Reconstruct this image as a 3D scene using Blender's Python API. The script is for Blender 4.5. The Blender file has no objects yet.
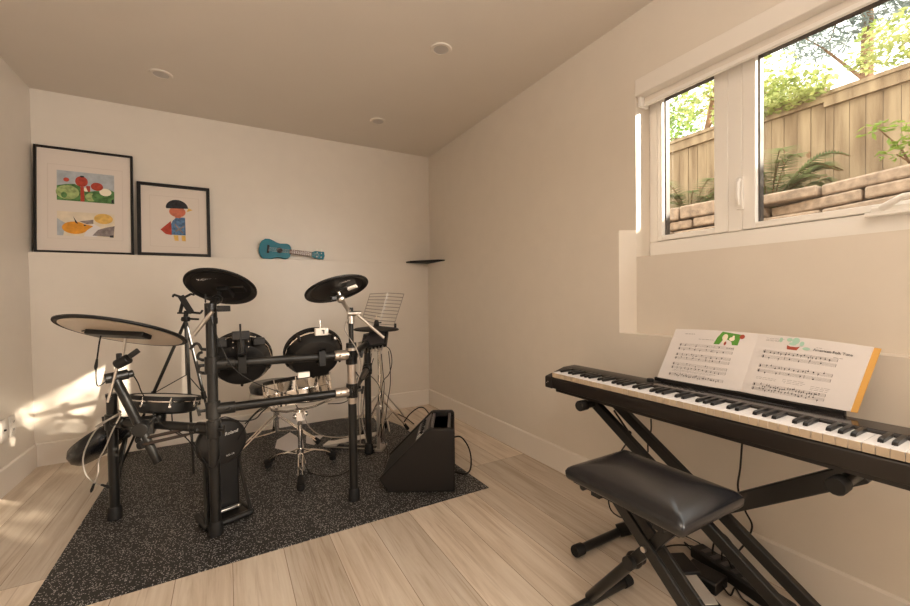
import bpy, bmesh, math, random
from mathutils import Vector, Matrix
random.seed(7)
S = bpy.context.scene
COL = S.collection
PI = math.pi
OFF = {}

# ------------------------------------------------------------------ materials
def nodes(m):
    m.use_nodes = True
    nt = m.node_tree
    return nt, nt.nodes['Principled BSDF']

def mat(name, c, rough=.5, metal=0., spec=.5, bump=0., bscale=60., var=0., coat=0., emit=None):
    m = bpy.data.materials.new(name)
    nt, b = nodes(m)
    b.inputs['Base Color'].default_value = (*c, 1)
    b.inputs['Roughness'].default_value = rough
    b.inputs['Metallic'].default_value = metal
    b.inputs['Specular IOR Level'].default_value = spec
    b.inputs['Coat Weight'].default_value = coat
    if var or bump:
        tc = nt.nodes.new('ShaderNodeTexCoord')
        n = nt.nodes.new('ShaderNodeTexNoise'); n.inputs['Scale'].default_value = bscale
        n.inputs['Detail'].default_value = 4
        nt.links.new(tc.outputs['Object'], n.inputs['Vector'])
        if bump:
            bp = nt.nodes.new('ShaderNodeBump'); bp.inputs['Strength'].default_value = bump
            bp.inputs['Distance'].default_value = .002
            nt.links.new(n.outputs['Fac'], bp.inputs['Height']); nt.links.new(bp.outputs['Normal'], b.inputs['Normal'])
        if var:
            r = nt.nodes.new('ShaderNodeValToRGB')
            r.color_ramp.elements[0].position = .3; r.color_ramp.elements[1].position = .7
            r.color_ramp.elements[0].color = (*[max(0, x*(1-var)) for x in c], 1)
            r.color_ramp.elements[1].color = (*[min(1, x*(1+var)) for x in c], 1)
            nt.links.new(n.outputs['Fac'], r.inputs['Fac']); nt.links.new(r.outputs['Color'], b.inputs['Base Color'])
    return m

def leaf_mat(name, c1, c2, trans=.5):
    m = bpy.data.materials.new(name); nt, b = nodes(m)
    tc = nt.nodes.new('ShaderNodeTexCoord'); n = nt.nodes.new('ShaderNodeTexNoise'); n.inputs['Scale'].default_value = 6
    nt.links.new(tc.outputs['Object'], n.inputs['Vector'])
    r = nt.nodes.new('ShaderNodeValToRGB'); r.color_ramp.elements[0].position = .35; r.color_ramp.elements[1].position = .65
    r.color_ramp.elements[0].color = (*c1, 1); r.color_ramp.elements[1].color = (*c2, 1)
    nt.links.new(n.outputs['Fac'], r.inputs['Fac']); nt.links.new(r.outputs['Color'], b.inputs['Base Color'])
    b.inputs['Roughness'].default_value = .5
    tr = nt.nodes.new('ShaderNodeBsdfTranslucent'); nt.links.new(r.outputs['Color'], tr.inputs['Color'])
    mx = nt.nodes.new('ShaderNodeMixShader'); mx.inputs[0].default_value = trans
    nt.links.new(b.outputs[0], mx.inputs[1]); nt.links.new(tr.outputs[0], mx.inputs[2])
    nt.links.new(mx.outputs[0], nt.nodes['Material Output'].inputs['Surface'])
    return m

def floor_mat():
    m = bpy.data.materials.new('oak planks'); nt, b = nodes(m); L = nt.links
    tc = nt.nodes.new('ShaderNodeTexCoord')
    mp = nt.nodes.new('ShaderNodeMapping'); mp.inputs['Rotation'].default_value = (0, 0, PI/2)
    L.new(tc.outputs['Object'], mp.inputs['Vector'])
    br = nt.nodes.new('ShaderNodeTexBrick')
    br.offset = .37; br.offset_frequency = 1; br.squash = 1
    br.inputs['Scale'].default_value = 1
    br.inputs['Brick Width'].default_value = 1.5; br.inputs['Row Height'].default_value = .185
    br.inputs['Mortar Size'].default_value = .0011; br.inputs['Mortar Smooth'].default_value = .2
    br.inputs['Color1'].default_value = (0, 0, 0, 1); br.inputs['Color2'].default_value = (1, 1, 1, 1)
    br.inputs['Mortar'].default_value = (.5, .5, .5, 1)
    L.new(mp.outputs[0], br.inputs['Vector'])
    # grain, stretched along the boards (Y)
    mg = nt.nodes.new('ShaderNodeMapping'); mg.inputs['Scale'].default_value = (16, 1.1, 1)
    L.new(tc.outputs['Object'], mg.inputs['Vector'])
    ad = nt.nodes.new('ShaderNodeVectorMath'); ad.operation = 'ADD'
    sc = nt.nodes.new('ShaderNodeVectorMath'); sc.operation = 'SCALE'; sc.inputs['Scale'].default_value = 7.3
    L.new(br.outputs['Color'], sc.inputs[0]); L.new(mg.outputs[0], ad.inputs[0]); L.new(sc.outputs[0], ad.inputs[1])
    n1 = nt.nodes.new('ShaderNodeTexNoise'); n1.inputs['Scale'].default_value = 1.6; n1.inputs['Detail'].default_value = 7; n1.inputs['Roughness'].default_value = .62
    n1.inputs['Distortion'].default_value = .6
    L.new(ad.outputs[0], n1.inputs['Vector'])
    r = nt.nodes.new('ShaderNodeValToRGB')
    e = r.color_ramp.elements
    e[0].position = .28; e[0].color = (.45, .355, .26, 1)
    e[1].position = .74; e[1].color = (.69, .61, .51, 1)
    x = e.new(.5); x.color = (.59, .495, .395, 1)
    L.new(n1.outputs['Fac'], r.inputs['Fac'])
    # sparse darker streaks in the grain
    mg2 = nt.nodes.new('ShaderNodeMapping'); mg2.inputs['Scale'].default_value = (42, 1.5, 1)
    L.new(tc.outputs['Object'], mg2.inputs['Vector'])
    ad2 = nt.nodes.new('ShaderNodeVectorMath'); ad2.operation = 'ADD'; L.new(mg2.outputs[0], ad2.inputs[0]); L.new(sc.outputs[0], ad2.inputs[1])
    n2 = nt.nodes.new('ShaderNodeTexNoise'); n2.inputs['Scale'].default_value = 1.3; n2.inputs['Detail'].default_value = 5; n2.inputs['Distortion'].default_value = 1.2
    L.new(ad2.outputs[0], n2.inputs['Vector'])
    mr2 = nt.nodes.new('ShaderNodeMapRange'); mr2.inputs['From Min'].default_value = .56; mr2.inputs['From Max'].default_value = .74; mr2.inputs['To Max'].default_value = .55
    L.new(n2.outputs['Fac'], mr2.inputs['Value'])
    mx2 = nt.nodes.new('ShaderNodeMix'); mx2.data_type = 'RGBA'; mx2.inputs['B'].default_value = (.30, .20, .125, 1)
    L.new(mr2.outputs[0], mx2.inputs['Factor']); L.new(r.outputs['Color'], mx2.inputs['A'])
    # board to board tone
    hv = nt.nodes.new('ShaderNodeHueSaturation')
    mr = nt.nodes.new('ShaderNodeMapRange'); mr.inputs['To Min'].default_value = .77; mr.inputs['To Max'].default_value = 1.12
    L.new(br.outputs['Color'], mr.inputs['Value']); L.new(mr.outputs[0], hv.inputs['Value']); L.new(mx2.outputs['Result'], hv.inputs['Color'])
    mx = nt.nodes.new('ShaderNodeMix'); mx.data_type = 'RGBA'
    L.new(br.outputs['Fac'], mx.inputs['Factor']); L.new(hv.outputs['Color'], mx.inputs['A'])
    mx.inputs['B'].default_value = (.16, .10, .06, 1)
    L.new(mx.outputs['Result'], b.inputs['Base Color'])
    b.inputs['Roughness'].default_value = .42
    b.inputs['Specular IOR Level'].default_value = .4
    bp = nt.nodes.new('ShaderNodeBump'); bp.inputs['Strength'].default_value = .12; bp.inputs['Distance'].default_value = .001
    L.new(n1.outputs['Fac'], bp.inputs['Height']); L.new(bp.outputs['Normal'], b.inputs['Normal'])
    return m

def speckle_mat():
    m = bpy.data.materials.new('speckled rubber'); nt, b = nodes(m); L = nt.links
    tc = nt.nodes.new('ShaderNodeTexCoord')
    v = nt.nodes.new('ShaderNodeTexVoronoi'); v.inputs['Scale'].default_value = 185
    L.new(tc.outputs['Object'], v.inputs['Vector'])
    sp = nt.nodes.new('ShaderNodeSeparateColor'); L.new(v.outputs['Color'], sp.inputs[0])
    gt = nt.nodes.new('ShaderNodeMath'); gt.operation = 'GREATER_THAN'; gt.inputs[1].default_value = .60
    L.new(sp.outputs[0], gt.inputs[0])
    lt = nt.nodes.new('ShaderNodeMath'); lt.operation = 'LESS_THAN'; lt.inputs[1].default_value = .40
    L.new(v.outputs['Distance'], lt.inputs[0])
    mu = nt.nodes.new('ShaderNodeMath'); mu.operation = 'MULTIPLY'; L.new(gt.outputs[0], mu.inputs[0]); L.new(lt.outputs[0], mu.inputs[1])
    mx = nt.nodes.new('ShaderNodeMix'); mx.data_type = 'RGBA'
    mx.inputs['A'].default_value = (.008, .007, .0068, 1); mx.inputs['B'].default_value = (.46, .44, .42, 1)
    L.new(mu.outputs[0], mx.inputs['Factor']); L.new(mx.outputs['Result'], b.inputs['Base Color'])
    b.inputs['Roughness'].default_value = .55
    b.inputs['Specular IOR Level'].default_value = .5
    n = nt.nodes.new('ShaderNodeTexNoise'); n.inputs['Scale'].default_value = 260
    L.new(tc.outputs['Object'], n.inputs['Vector'])
    bp = nt.nodes.new('ShaderNodeBump'); bp.inputs['Strength'].default_value = .35; bp.inputs['Distance'].default_value = .001
    L.new(n.outputs['Fac'], bp.inputs['Height']); L.new(bp.outputs['Normal'], b.inputs['Normal'])
    return m

def wood_fence_mat():
    m = bpy.data.materials.new('cedar boards'); nt, b = nodes(m); L = nt.links
    tc = nt.nodes.new('ShaderNodeTexCoord')
    mp = nt.nodes.new('ShaderNodeMapping'); mp.inputs['Scale'].default_value = (6, 6, .7)
    L.new(tc.outputs['Object'], mp.inputs['Vector'])
    n = nt.nodes.new('ShaderNodeTexNoise'); n.inputs['Scale'].default_value = 2.2; n.inputs['Detail'].default_value = 6
    L.new(mp.outputs[0], n.inputs['Vector'])
    r = nt.nodes.new('ShaderNodeValToRGB'); e = r.color_ramp.elements
    e[0].position = .3; e[0].color = (.19, .12, .062, 1); e[1].position = .7; e[1].color = (.41, .30, .175, 1)
    L.new(n.outputs['Fac'], r.inputs['Fac'])
    v = nt.nodes.new('ShaderNodeTexVoronoi'); v.inputs['Scale'].default_value = 1
    mk = nt.nodes.new('ShaderNodeMapping'); mk.inputs['Scale'].default_value = (5, 5, 3.2)
    L.new(tc.outputs['Object'], mk.inputs['Vector']); L.new(mk.outputs[0], v.inputs['Vector'])
    lt = nt.nodes.new('ShaderNodeMath'); lt.operation = 'LESS_THAN'; lt.inputs[1].default_value = .09
    L.new(v.outputs['Distance'], lt.inputs[0])
    mx = nt.nodes.new('ShaderNodeMix'); mx.data_type = 'RGBA'; mx.inputs['B'].default_value = (.22, .11, .05, 1)
    L.new(lt.outputs[0], mx.inputs['Factor']); L.new(r.outputs['Color'], mx.inputs['A'])
    L.new(mx.outputs['Result'], b.inputs['Base Color']); b.inputs['Roughness'].default_value = .8
    return m

def glass_mat():
    m = bpy.data.materials.new('window glass'); nt, b = nodes(m); L = nt.links
    t = nt.nodes.new('ShaderNodeBsdfTransparent'); g = nt.nodes.new('ShaderNodeBsdfGlossy')
    g.inputs['Roughness'].default_value = .02; t.inputs['Color'].default_value = (.97, .98, .97, 1)
    mx = nt.nodes.new('ShaderNodeMixShader'); mx.inputs[0].default_value = .04
    L.new(t.outputs[0], mx.inputs[1]); L.new(g.outputs[0], mx.inputs[2])
    L.new(mx.outputs[0], nt.nodes['Material Output'].inputs['Surface'])
    return m

M = dict(
    wall=mat('cream wall paint', (.72, .655, .575), .33, spec=.45, bump=.05, bscale=9, var=.015),
    ceil=mat('cream ceiling paint', (.74, .675, .60), .55, spec=.4, var=.01, bscale=3),
    trim=mat('white trim paint', (.77, .71, .64), .3),
    vinyl=mat('white window vinyl', (.86, .83, .79), .3),
    blind=mat('white blind fabric', (.80, .75, .69), .7),
    floor=floor_mat(), mat=speckle_mat(), fence=wood_fence_mat(), glass=glass_mat(),
    gasket=mat('dark window gasket', (.06, .05, .045), .5),
    plate=mat('white switch plastic', (.80, .75, .68), .6, spec=.3), slot=mat('dark slot', (.05, .04, .035), .6),
    lens=mat('grey lamp lens', (.52, .48, .45), .4),
    black=mat('black plastic', (.009, .008, .0075), .42, spec=.35), blackm=mat('satin black metal', (.011, .010, .009), .32, spec=.4),
    rubber=mat('black rubber', (.009, .008, .0075), .6, spec=.3), pad=mat('black rubber pad', (.014, .012, .011), .5, spec=.35, var=.08, bscale=20),
    under=mat('black underside plastic', (.013, .011, .010), .38, spec=.4), tanunder=mat('tan grey cymbal underside', (.60, .50, .40), .38, spec=.6),
    chrome=mat('chrome', (.86, .82, .78), .12, 1.), steel=mat('brushed steel', (.62, .58, .54), .28, 1.),
    mesh=mat('white mesh head', (.78, .74, .70), .6), sticker=mat('pale sticker', (.75, .70, .64), .5),
    ink=mat('white print', (.80, .77, .74), .5), leather=mat('black leather', (.009, .009, .011), .24, spec=.6, bump=.15, bscale=180),
    piano=mat('dark brown black piano case', (.016, .012, .010), .36, spec=.4), gloss=mat('glossy black panel', (.022, .019, .019), .14, spec=.6), panel=mat('dark grey panel', (.055, .048, .048), .3),
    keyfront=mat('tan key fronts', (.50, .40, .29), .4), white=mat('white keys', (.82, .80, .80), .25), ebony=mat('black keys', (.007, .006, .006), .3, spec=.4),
    paper=mat('printed paper', (.72, .68, .67), .75), pnote=mat('black print', (.03, .03, .035), .8), staff=mat('grey staff print', (.30, .28, .28), .8),
    cover=mat('orange yellow book cover', (.66, .36, .08), .5), green=mat('grass green print', (.10, .30, .04), .8),
    cream=mat('cream print', (.85, .78, .62), .8), red=mat('brick red print', (.38, .07, .04), .8), mint=mat('mint print', (.40, .62, .50), .8),
    teal=mat('teal gloss paint', (.002, .16, .23), .35, spec=.25), walnut=mat('brown fretboard wood', (.11, .042, .02), .5), walnutdark=mat('dark stained stick wood', (.022, .014, .010), .4), dark=mat('dark hole', (.01, .01, .012), .7),
    frame=mat('black picture frame', (.009, .007, .006), .45, spec=.3), matboard=mat('cream mat board', (.70, .62, .55), .8), matline=mat('beveled mat edge', (.60, .52, .45), .8),
    artsky=mat('grey blue paint', (.42, .45, .48), .9, var=.15, bscale=25), artgreen=mat('green paint', (.10, .22, .07), .9, var=.5, bscale=40),
    artgreen2=mat('pale green paint', (.32, .40, .16), .9, var=.35, bscale=50), artred=mat('red paint', (.42, .06, .035), .9, var=.25, bscale=40),
    artorange=mat('orange paint', (.70, .30, .035), .9, var=.2, bscale=30), artyellow=mat('yellow paint', (.70, .44, .12), .9, var=.2, bscale=30),
    artgrey=mat('grey paint', (.24, .20, .19), .9, var=.35, bscale=40), artcream=mat('pale cream paint', (.72, .62, .47), .9, var=.1, bscale=15),
    artblue=mat('blue paint', (.10, .19, .33), .9, var=.5, bscale=60), artblack=mat('black paint', (.03, .03, .035), .9, var=.5, bscale=60),
    artpink=mat('coral paint', (.55, .17, .10), .9, var=.2, bscale=40),
    wire=mat('grey wire', (.30, .265, .23), .45), painted_sheen=mat('tan grey painted sheen', (.50, .43, .37), .33, .85), grille=mat('black grille cloth', (.010, .009, .008), .7, bump=.4, bscale=300), tolex=mat('black amp covering', (.011, .009, .008), .55, spec=.3, bump=.2, bscale=220),  # the tan grey metal imitates light reflected on black tubes
    greycable=mat('grey cable sheath', (.33, .29, .25), .5), silver=mat('silver footplate', (.70, .66, .61), .35, .6),
    stone=mat('tan stone', (.37, .275, .20), .9, bump=1., bscale=22, var=.35), soil=mat('brown soil', (.10, .065, .04), .95, var=.4, bscale=12),
    bark=mat('brown bark', (.22, .12, .06), .9, var=.4, bscale=18),
    fern=leaf_mat('fern green', (.14, .17, .07), (.30, .33, .14)), shrub=leaf_mat('lime leaves', (.20, .32, .04), (.42, .50, .10)),
    maple=leaf_mat('yellow green leaves', (.26, .33, .09), (.55, .56, .22), .55), conif=leaf_mat('blue green needles', (.16, .21, .19), (.32, .37, .34), .3),
    darkleaf=leaf_mat('green leaves', (.10, .20, .04), (.30, .42, .10)),
)

# ------------------------------------------------------------------ mesh builder
def basis(n, up=(0, 0, 1)):
    n = Vector(n).normalized(); up = Vector(up)
    if abs(n.dot(up)) > .98: up = Vector((0, 1, 0))
    x = up.cross(n).normalized(); y = n.cross(x)
    return x, y, n

def frame_m(c, n, up=(0, 0, 1)):
    x, y, z = basis(n, up)
    return Matrix(((x[0], y[0], z[0], c[0]), (x[1], y[1], z[1], c[1]), (x[2], y[2], z[2], c[2]), (0, 0, 0, 1)))

def rotz(a): return Matrix.Rotation(a, 4, 'Z')

class MB:
    def __init__(s): s.bm = bmesh.new(); s.mi = 0; s.M = Matrix.Identity(4)
    def v(s, p): return s.bm.verts.new(s.M @ Vector(p))
    def f(s, vs):
        try:
            fc = s.bm.faces.new(vs); fc.material_index = s.mi; return fc
        except ValueError: return None
    def box(s, a, b):
        x0, y0, z0 = a; x1, y1, z1 = b
        q = [s.v(p) for p in ((x0,y0,z0),(x1,y0,z0),(x1,y1,z0),(x0,y1,z0),(x0,y0,z1),(x1,y0,z1),(x1,y1,z1),(x0,y1,z1))]
        for i in ((3,2,1,0),(4,5,6,7),(0,1,5,4),(1,2,6,5),(2,3,7,6),(3,0,4,7)): s.f([q[k] for k in i])
        return s
    def cbox(s, c, d): return s.box([c[i]-d[i]/2 for i in range(3)], [c[i]+d[i]/2 for i in range(3)])
    def obox(s, c, d, ax):   # ax: three axis vectors
        o = s.M; x, y, z = [Vector(t) for t in ax]
        s.M = o @ Matrix(((x[0],y[0],z[0],c[0]),(x[1],y[1],z[1],c[1]),(x[2],y[2],z[2],c[2]),(0,0,0,1)))
        s.cbox((0,0,0), d); s.M = o; return s
    def bar(s, p, q, w, h, up=(0,0,1)):   # w sideways, h along up-ish
        p, q = Vector(p), Vector(q); d = q-p; z = d.normalized()
        x = Vector(up).cross(z)
        x = x.normalized() if x.length > 1e-4 else Vector((1,0,0)); y = z.cross(x)
        return s.obox((p+q)/2, (w, h, d.length), (x, y, z))
    def tube(s, pts, r, seg=10, caps=True):
        pts = [Vector(p) for p in pts]; n = len(pts)
        rs = r if isinstance(r, (list, tuple)) else [r]*n
        t0 = (pts[1]-pts[0]).normalized(); x = basis(t0)[0]; rings = []
        for i, p in enumerate(pts):
            t = (pts[min(i+1, n-1)] - pts[max(i-1, 0)])
            t = t.normalized() if t.length > 1e-9 else t0
            x = x - t*x.dot(t)
            x = x.normalized() if x.length > 1e-6 else basis(t)[0]
            y = t.cross(x)
            rings.append([s.v(p + (x*math.cos(2*PI*k/seg) + y*math.sin(2*PI*k/seg))*rs[i]) for k in range(seg)])
        for a, b in zip(rings, rings[1:]):
            for k in range(seg): s.f([a[k], a[(k+1)%seg], b[(k+1)%seg], b[k]])
        if caps: s.f(rings[0][::-1]); s.f(rings[-1])
        return s
    def cable(s, pts, r, seg=6, sub=6):
        P = [Vector(p) for p in pts]; P = [P[0]*2-P[1]] + P + [P[-1]*2-P[-2]]; out = []
        for i in range(1, len(P)-2):
            for k in range(sub):
                t = k/sub; a, b, c, d = P[i-1:i+3]
                out.append(.5*((2*b)+(c-a)*t+(2*a-5*b+4*c-d)*t*t+(3*b-a-3*c+d)*t**3))
        out.append(P[-2]); return s.tube(out, r, seg)
    def lathe(s, prof, Mx=None, seg=32, closed=False):   # prof: (r, z) pairs
        o = s.M
        if Mx is not None: s.M = o @ Mx
        rings = []
        for r, z in prof:
            rings.append([s.v((0,0,z))] if r < 1e-6 else [s.v((r*math.cos(2*PI*k/seg), r*math.sin(2*PI*k/seg), z)) for k in range(seg)])
        prs = list(zip(rings, rings[1:])) + ([(rings[-1], rings[0])] if closed else [])
        for a, b in prs:
            for k in range(seg):
                k2 = (k+1) % seg
                if len(a) == 1 and len(b) == 1: continue
                if len(a) == 1: s.f([a[0], b[k], b[k2]][::-1])
                elif len(b) == 1: s.f([a[k], a[k2], b[0]])
                else: s.f([a[k], a[k2], b[k2], b[k]])
        if not closed:
            if len(rings[0]) > 1: s.f(rings[0][::-1])
            if len(rings[-1]) > 1: s.f(rings[-1])
        s.M = o; return s
    def torus(s, R, r, Mx, seg=40, sub=8):
        prof = [(R + r*math.cos(2*PI*k/sub), r*math.sin(2*PI*k/sub)) for k in range(sub)]
        return s.lathe(prof, Mx, seg, True)
    def prism(s, poly, ext):
        a = [s.v(p) for p in poly]; e = Vector(ext); b = [s.v(Vector(p)+e) for p in poly]; n = len(a)
        s.f(a[::-1]); s.f(b)
        for k in range(n): s.f([a[k], a[(k+1)%n], b[(k+1)%n], b[k]])
        return s
    def sphere(s, c, r, seg=14):
        prof = [(r*math.sin(PI*k/8), -r*math.cos(PI*k/8)) for k in range(9)]
        prof[0] = (0, -r); prof[-1] = (0, r)
        return s.lathe(prof, Matrix.Translation(c), seg)
    def build(s, name, m, parent=None, bevel=0., smooth=35, bseg=2, loc=None):
        bmesh.ops.recalc_face_normals(s.bm, faces=s.bm.faces)
        if parent is not None: off = OFF[parent.name]
        else:
            vs = [v.co for v in s.bm.verts]
            off = Vector(loc) if loc is not None else Vector(((min(v.x for v in vs)+max(v.x for v in vs))/2, (min(v.y for v in vs)+max(v.y for v in vs))/2, min(v.z for v in vs)))
        bmesh.ops.translate(s.bm, verts=s.bm.verts, vec=-off)
        me = bpy.data.meshes.new(name); s.bm.to_mesh(me); s.bm.free()
        for mm in (m if isinstance(m, (list, tuple)) else [m]): me.materials.append(mm)
        if smooth:
            for p in me.polygons: p.use_smooth = True
            me.set_sharp_from_angle(angle=math.radians(smooth))
        o = bpy.data.objects.new(name, me); COL.objects.link(o)
        OFF[o.name] = off
        if parent is not None: o.parent = parent
        else: o.location = off
        if bevel:
            b = o.modifiers.new('bevel', 'BEVEL'); b.width = bevel; b.segments = bseg; b.limit_method = 'ANGLE'; b.angle_limit = math.radians(40)
        return o

def tag(o, label, cat, group=None):
    o['label'] = label; o['category'] = cat
    if group: o['group'] = group
    return o
def thing(name, label, cat, loc, group=None):
    o = bpy.data.objects.new(name, None); o.empty_display_size = .05; COL.objects.link(o)
    o.location = loc; OFF[o.name] = Vector(loc); return tag(o, label, cat, group)
def struct(o): o['kind'] = 'structure'; return o
def text(name, body, size, Mx, m, parent, depth=.0006, align='CENTER', sx=1., shear=0.):
    c = bpy.data.curves.new(name, 'FONT'); c.body = body; c.size = size; c.extrude = depth; c.align_x = align; c.align_y = 'CENTER'; c.shear = shear
    t = bpy.data.objects.new(name, c); COL.objects.link(t)
    me = bpy.data.meshes.new_from_object(t); bpy.data.objects.remove(t); bpy.data.curves.remove(c)
    me.transform(Mx @ Matrix.Diagonal((sx, 1, 1, 1))); me.transform(Matrix.Translation(-OFF[parent.name]))
    me.materials.clear(); me.materials.append(m)
    o = bpy.data.objects.new(name, me); COL.objects.link(o); o.parent = parent; OFF[o.name] = OFF[parent.name]
    return o

# ------------------------------------------------------------------ the room
XL, XR, YB, ZL, H = -1.059, 1.679, 3.485, 1.3476, 2.4
XU, YU = 1.757, 3.585                     # faces of the thinner upper walls
YR = -2.7                                 # rear end of the room, behind the camera
E = .006
b = MB(); b.box((XL-.15, YR-.2, -.1), (XR+.35, YB+.35, 0)); struct(b.build('floor', M['floor'], smooth=0, loc=(0,0,0)))
b = MB(); b.box((XL-.15, YR-.2, H), (XU+.25, YU+.25, H+.12)); struct(b.build('ceiling', M['ceil'], smooth=0, loc=(0,0,H)))
b = MB(); b.box((XL-.15, YR-.2, 0), (XL-E, YU+.25, H)); struct(b.build('wall_left', M['wall'], smooth=0, loc=(XL,0,0)))
prof = [(YB+E, 0), (YU+.25, 0), (YU+.25, H), (YU, H), (YU, ZL), (YB+E, ZL)]
b = MB(); b.prism([(XL-.1, y, z) for y, z in prof], (XU+.25-XL+.1, 0, 0)); struct(b.build('wall_back', M['wall'], smooth=0, loc=(0,YB,0), bevel=.003))
# right wall: thick lower wall with the notch under the window, thin upper wall with the window opening
NZ, WZ0, WZ1, WY0, WY1 = .844, 1.216, 2.075, -.62, 1.283
b = MB()
b.box((XR+E, YR-.2, 0), (XU+.23, YB+E, NZ))                                             # below the notch
b.prism([(XR+E, 1.328, NZ), (XU, WY1, NZ), (XU+.23, WY1, NZ), (XU+.23, YB+E, NZ), (XR+E, YB+E, NZ)], (0, 0, ZL-NZ))
b.box((XR+E, YR-.2, NZ), (XU+.23, WY0-.25, ZL))
b.box((XU, WY0-.25, NZ), (XU+.23, WY1, WZ0))
b.box((XU, WY1, ZL), (XU+.23, YU+.2, H)); b.box((XU, YR-.2, ZL), (XU+.23, WY0, H)); b.box((XU, WY0, WZ1), (XU+.23, WY1, H))
b.box((XU, WY0-.25, WZ0), (XU+.23, WY0, ZL))
struct(b.build('wall_right', M['wall'], smooth=0, loc=(XR,0,0)))
# rear wall behind the camera
b = MB(); b.box((XL-.15, YR-.2, 0), (XU+.25, YR, H))
struct(b.build('wall_rear', M['wall'], smooth=0, loc=(0,YR,0)))
BH = .144
def baseb(name, p, q, nrm):
    b = MB(); x, y = nrm
    a = Vector((*p, 0)); c = Vector((*q, 0)); n = Vector((x, y, 0))
    pf = [(0, 0), (.012, 0), (.012, BH-.006), (.006, BH), (0, BH)]
    b.prism([a + n*u + Vector((0, 0, z)) for u, z in pf], c-a)
    return struct(b.build(name, M['trim'], smooth=0, loc=a))
baseb('baseboard_back', (XL-E, YB+E), (XR+E, YB+E), (0, -1))
baseb('baseboard_left', (XL-E, YR), (XL-E, YB+E), (1, 0))
baseb('baseboard_right', (XR+E, YR), (XR+E, YB+E), (-1, 0))

# window: fixed frame, two lights, handle and crank
FX = 1.86
win = bpy.data.objects.new('window_1', None); COL.objects.link(win); win.location = (FX, .33, WZ0); OFF['window_1'] = Vector(win.location); struct(win)
b = MB()
b.box((FX, WY0, WZ0), (FX+.08, WY1, WZ0+.075)); b.box((FX, WY0, WZ1-.075), (FX+.08, WY1, WZ1))
b.box((FX, WY1-.045, WZ0+.075), (FX+.08, WY1, WZ1-.075)); b.box((FX, WY0, WZ0+.075), (FX+.08, WY0+.045, WZ1-.075))
b.box((FX-.006, .862, WZ0+.075), (FX+.08, .916, WZ1-.075)); b.box((FX+.08, .895, WZ0+.03), (FX+.19, .963, WZ1-.03))  # second box: unseen fin added outside the mullion to block sun
b.build('frame', M['vinyl'], win, bevel=.004)
def sash(y0, y1, z0, z1, gy0, gy1, gz0, gz1):
    x0, x1 = FX-.006, FX+.055; b = MB()
    b.box((x0, y0, z0), (x1, gy0, z1)); b.box((x0, gy1, z0), (x1, y1, z1)); b.box((x0, gy0, z0), (x1, gy1, gz0)); b.box((x0, gy0, gz1), (x1, gy1, z1))
    sh = b.build('sash', M['vinyl'], win, bevel=.004)
    b = MB(); t = .006; gx = FX+.018
    b.box((gx, gy0-.001, gz0), (gx+.03, gy0+t, gz1)); b.box((gx, gy1-t, gz0), (gx+.03, gy1+.001, gz1)); b.box((gx, gy0, gz1-t), (gx+.03, gy1, gz1+.001)); b.box((gx+.02, gy0, gz0), (gx+.03, gy1, gz0+t*.5))
    b.build('gasket', M['gasket'], sh)
    b = MB(); b.box((gx+.022, gy0+.001, gz0+.001), (gx+.026, gy1-.001, gz1-.001)); b.build('pane', M['glass'], sh, smooth=0)
sash(.9160, WY1-.047, WZ0+.077, WZ1-.077, .972, 1.212, 1.318, 1.990)
sash(WY0+.047, .8620, WZ0+.077, WZ1-.077, WY0+.11, .814, 1.318, 1.990)
b = MB(); b.cbox((FX-.010, .868, 1.445), (.012, .026, .135)); b.tube([(FX-.016, .868, 1.50), (FX-.034, .866, 1.48), (FX-.036, .866, 1.43), (FX-.022, .868, 1.395)], [.008, .009, .008, .006], 8)
b.build('latch_handle', M['vinyl'], win, bevel=.003)
b = MB(); b.box((FX-.03, .18, 1.288), (FX-.004, .475, 1.306)); b.box((FX-.036, .16, 1.276), (FX-.004, .49, 1.290))
b.tube([(FX-.03, .45, 1.30), (FX-.045, .40, 1.325), (FX-.045, .30, 1.328), (FX-.04, .22, 1.318)], [.012, .010, .009, .008], 8)
b.build('crank', M['vinyl'], win, bevel=.004)
# roller blind
bl = thing('roller_blind', 'white roller blind rolled up in its cassette across the window head', 'blind', (1.80, .33, 1.955))
b = MB(); b.box((1.747, WY0, 1.992), (1.845, WY1-.002, 2.0735)); b.build('cassette', M['blind'], bl, bevel=.004)
b = MB(); b.box((1.795, WY0+.02, 1.955), (1.800, WY1-.022, 2.0)); b.build('fabric', M['blind'], bl)
b = MB(); b.box((1.788, WY0+.02, 1.948), (1.806, WY1-.022, 1.966)); b.build('bottom_bar', M['vinyl'], bl, bevel=.003)
b = MB(); b.box((1.77, WY1-.02, 1.945), (1.83, WY1-.003, 1.995)); b.build('end_bracket', M['vinyl'], bl, bevel=.003)
# recessed ceiling lights
for lx, ly, lab in ((1.059, 1.984, 'largest recessed ceiling light, nearest the camera'), (-.315, 3.004, 'recessed ceiling light above the framed pictures'), (1.051, 3.023, 'recessed ceiling light near the back right corner')):
    t = thing('recessed_light', lab, 'ceiling light', (lx, ly, H-.006), 'recessed ceiling lights')
    X = Matrix.Translation((lx, ly, H-.006))
    b = MB(); b.lathe([(.042, .0), (.056, .0), (.060, .006), (.042, .006)], X, 36, True); b.build('trim_ring', M['ceil'], t)
    b = MB(); b.lathe([(0, .002), (.0415, .002), (.0415, .006), (0, .006)], X, 36); b.build('lens', M['lens'], t)
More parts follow.
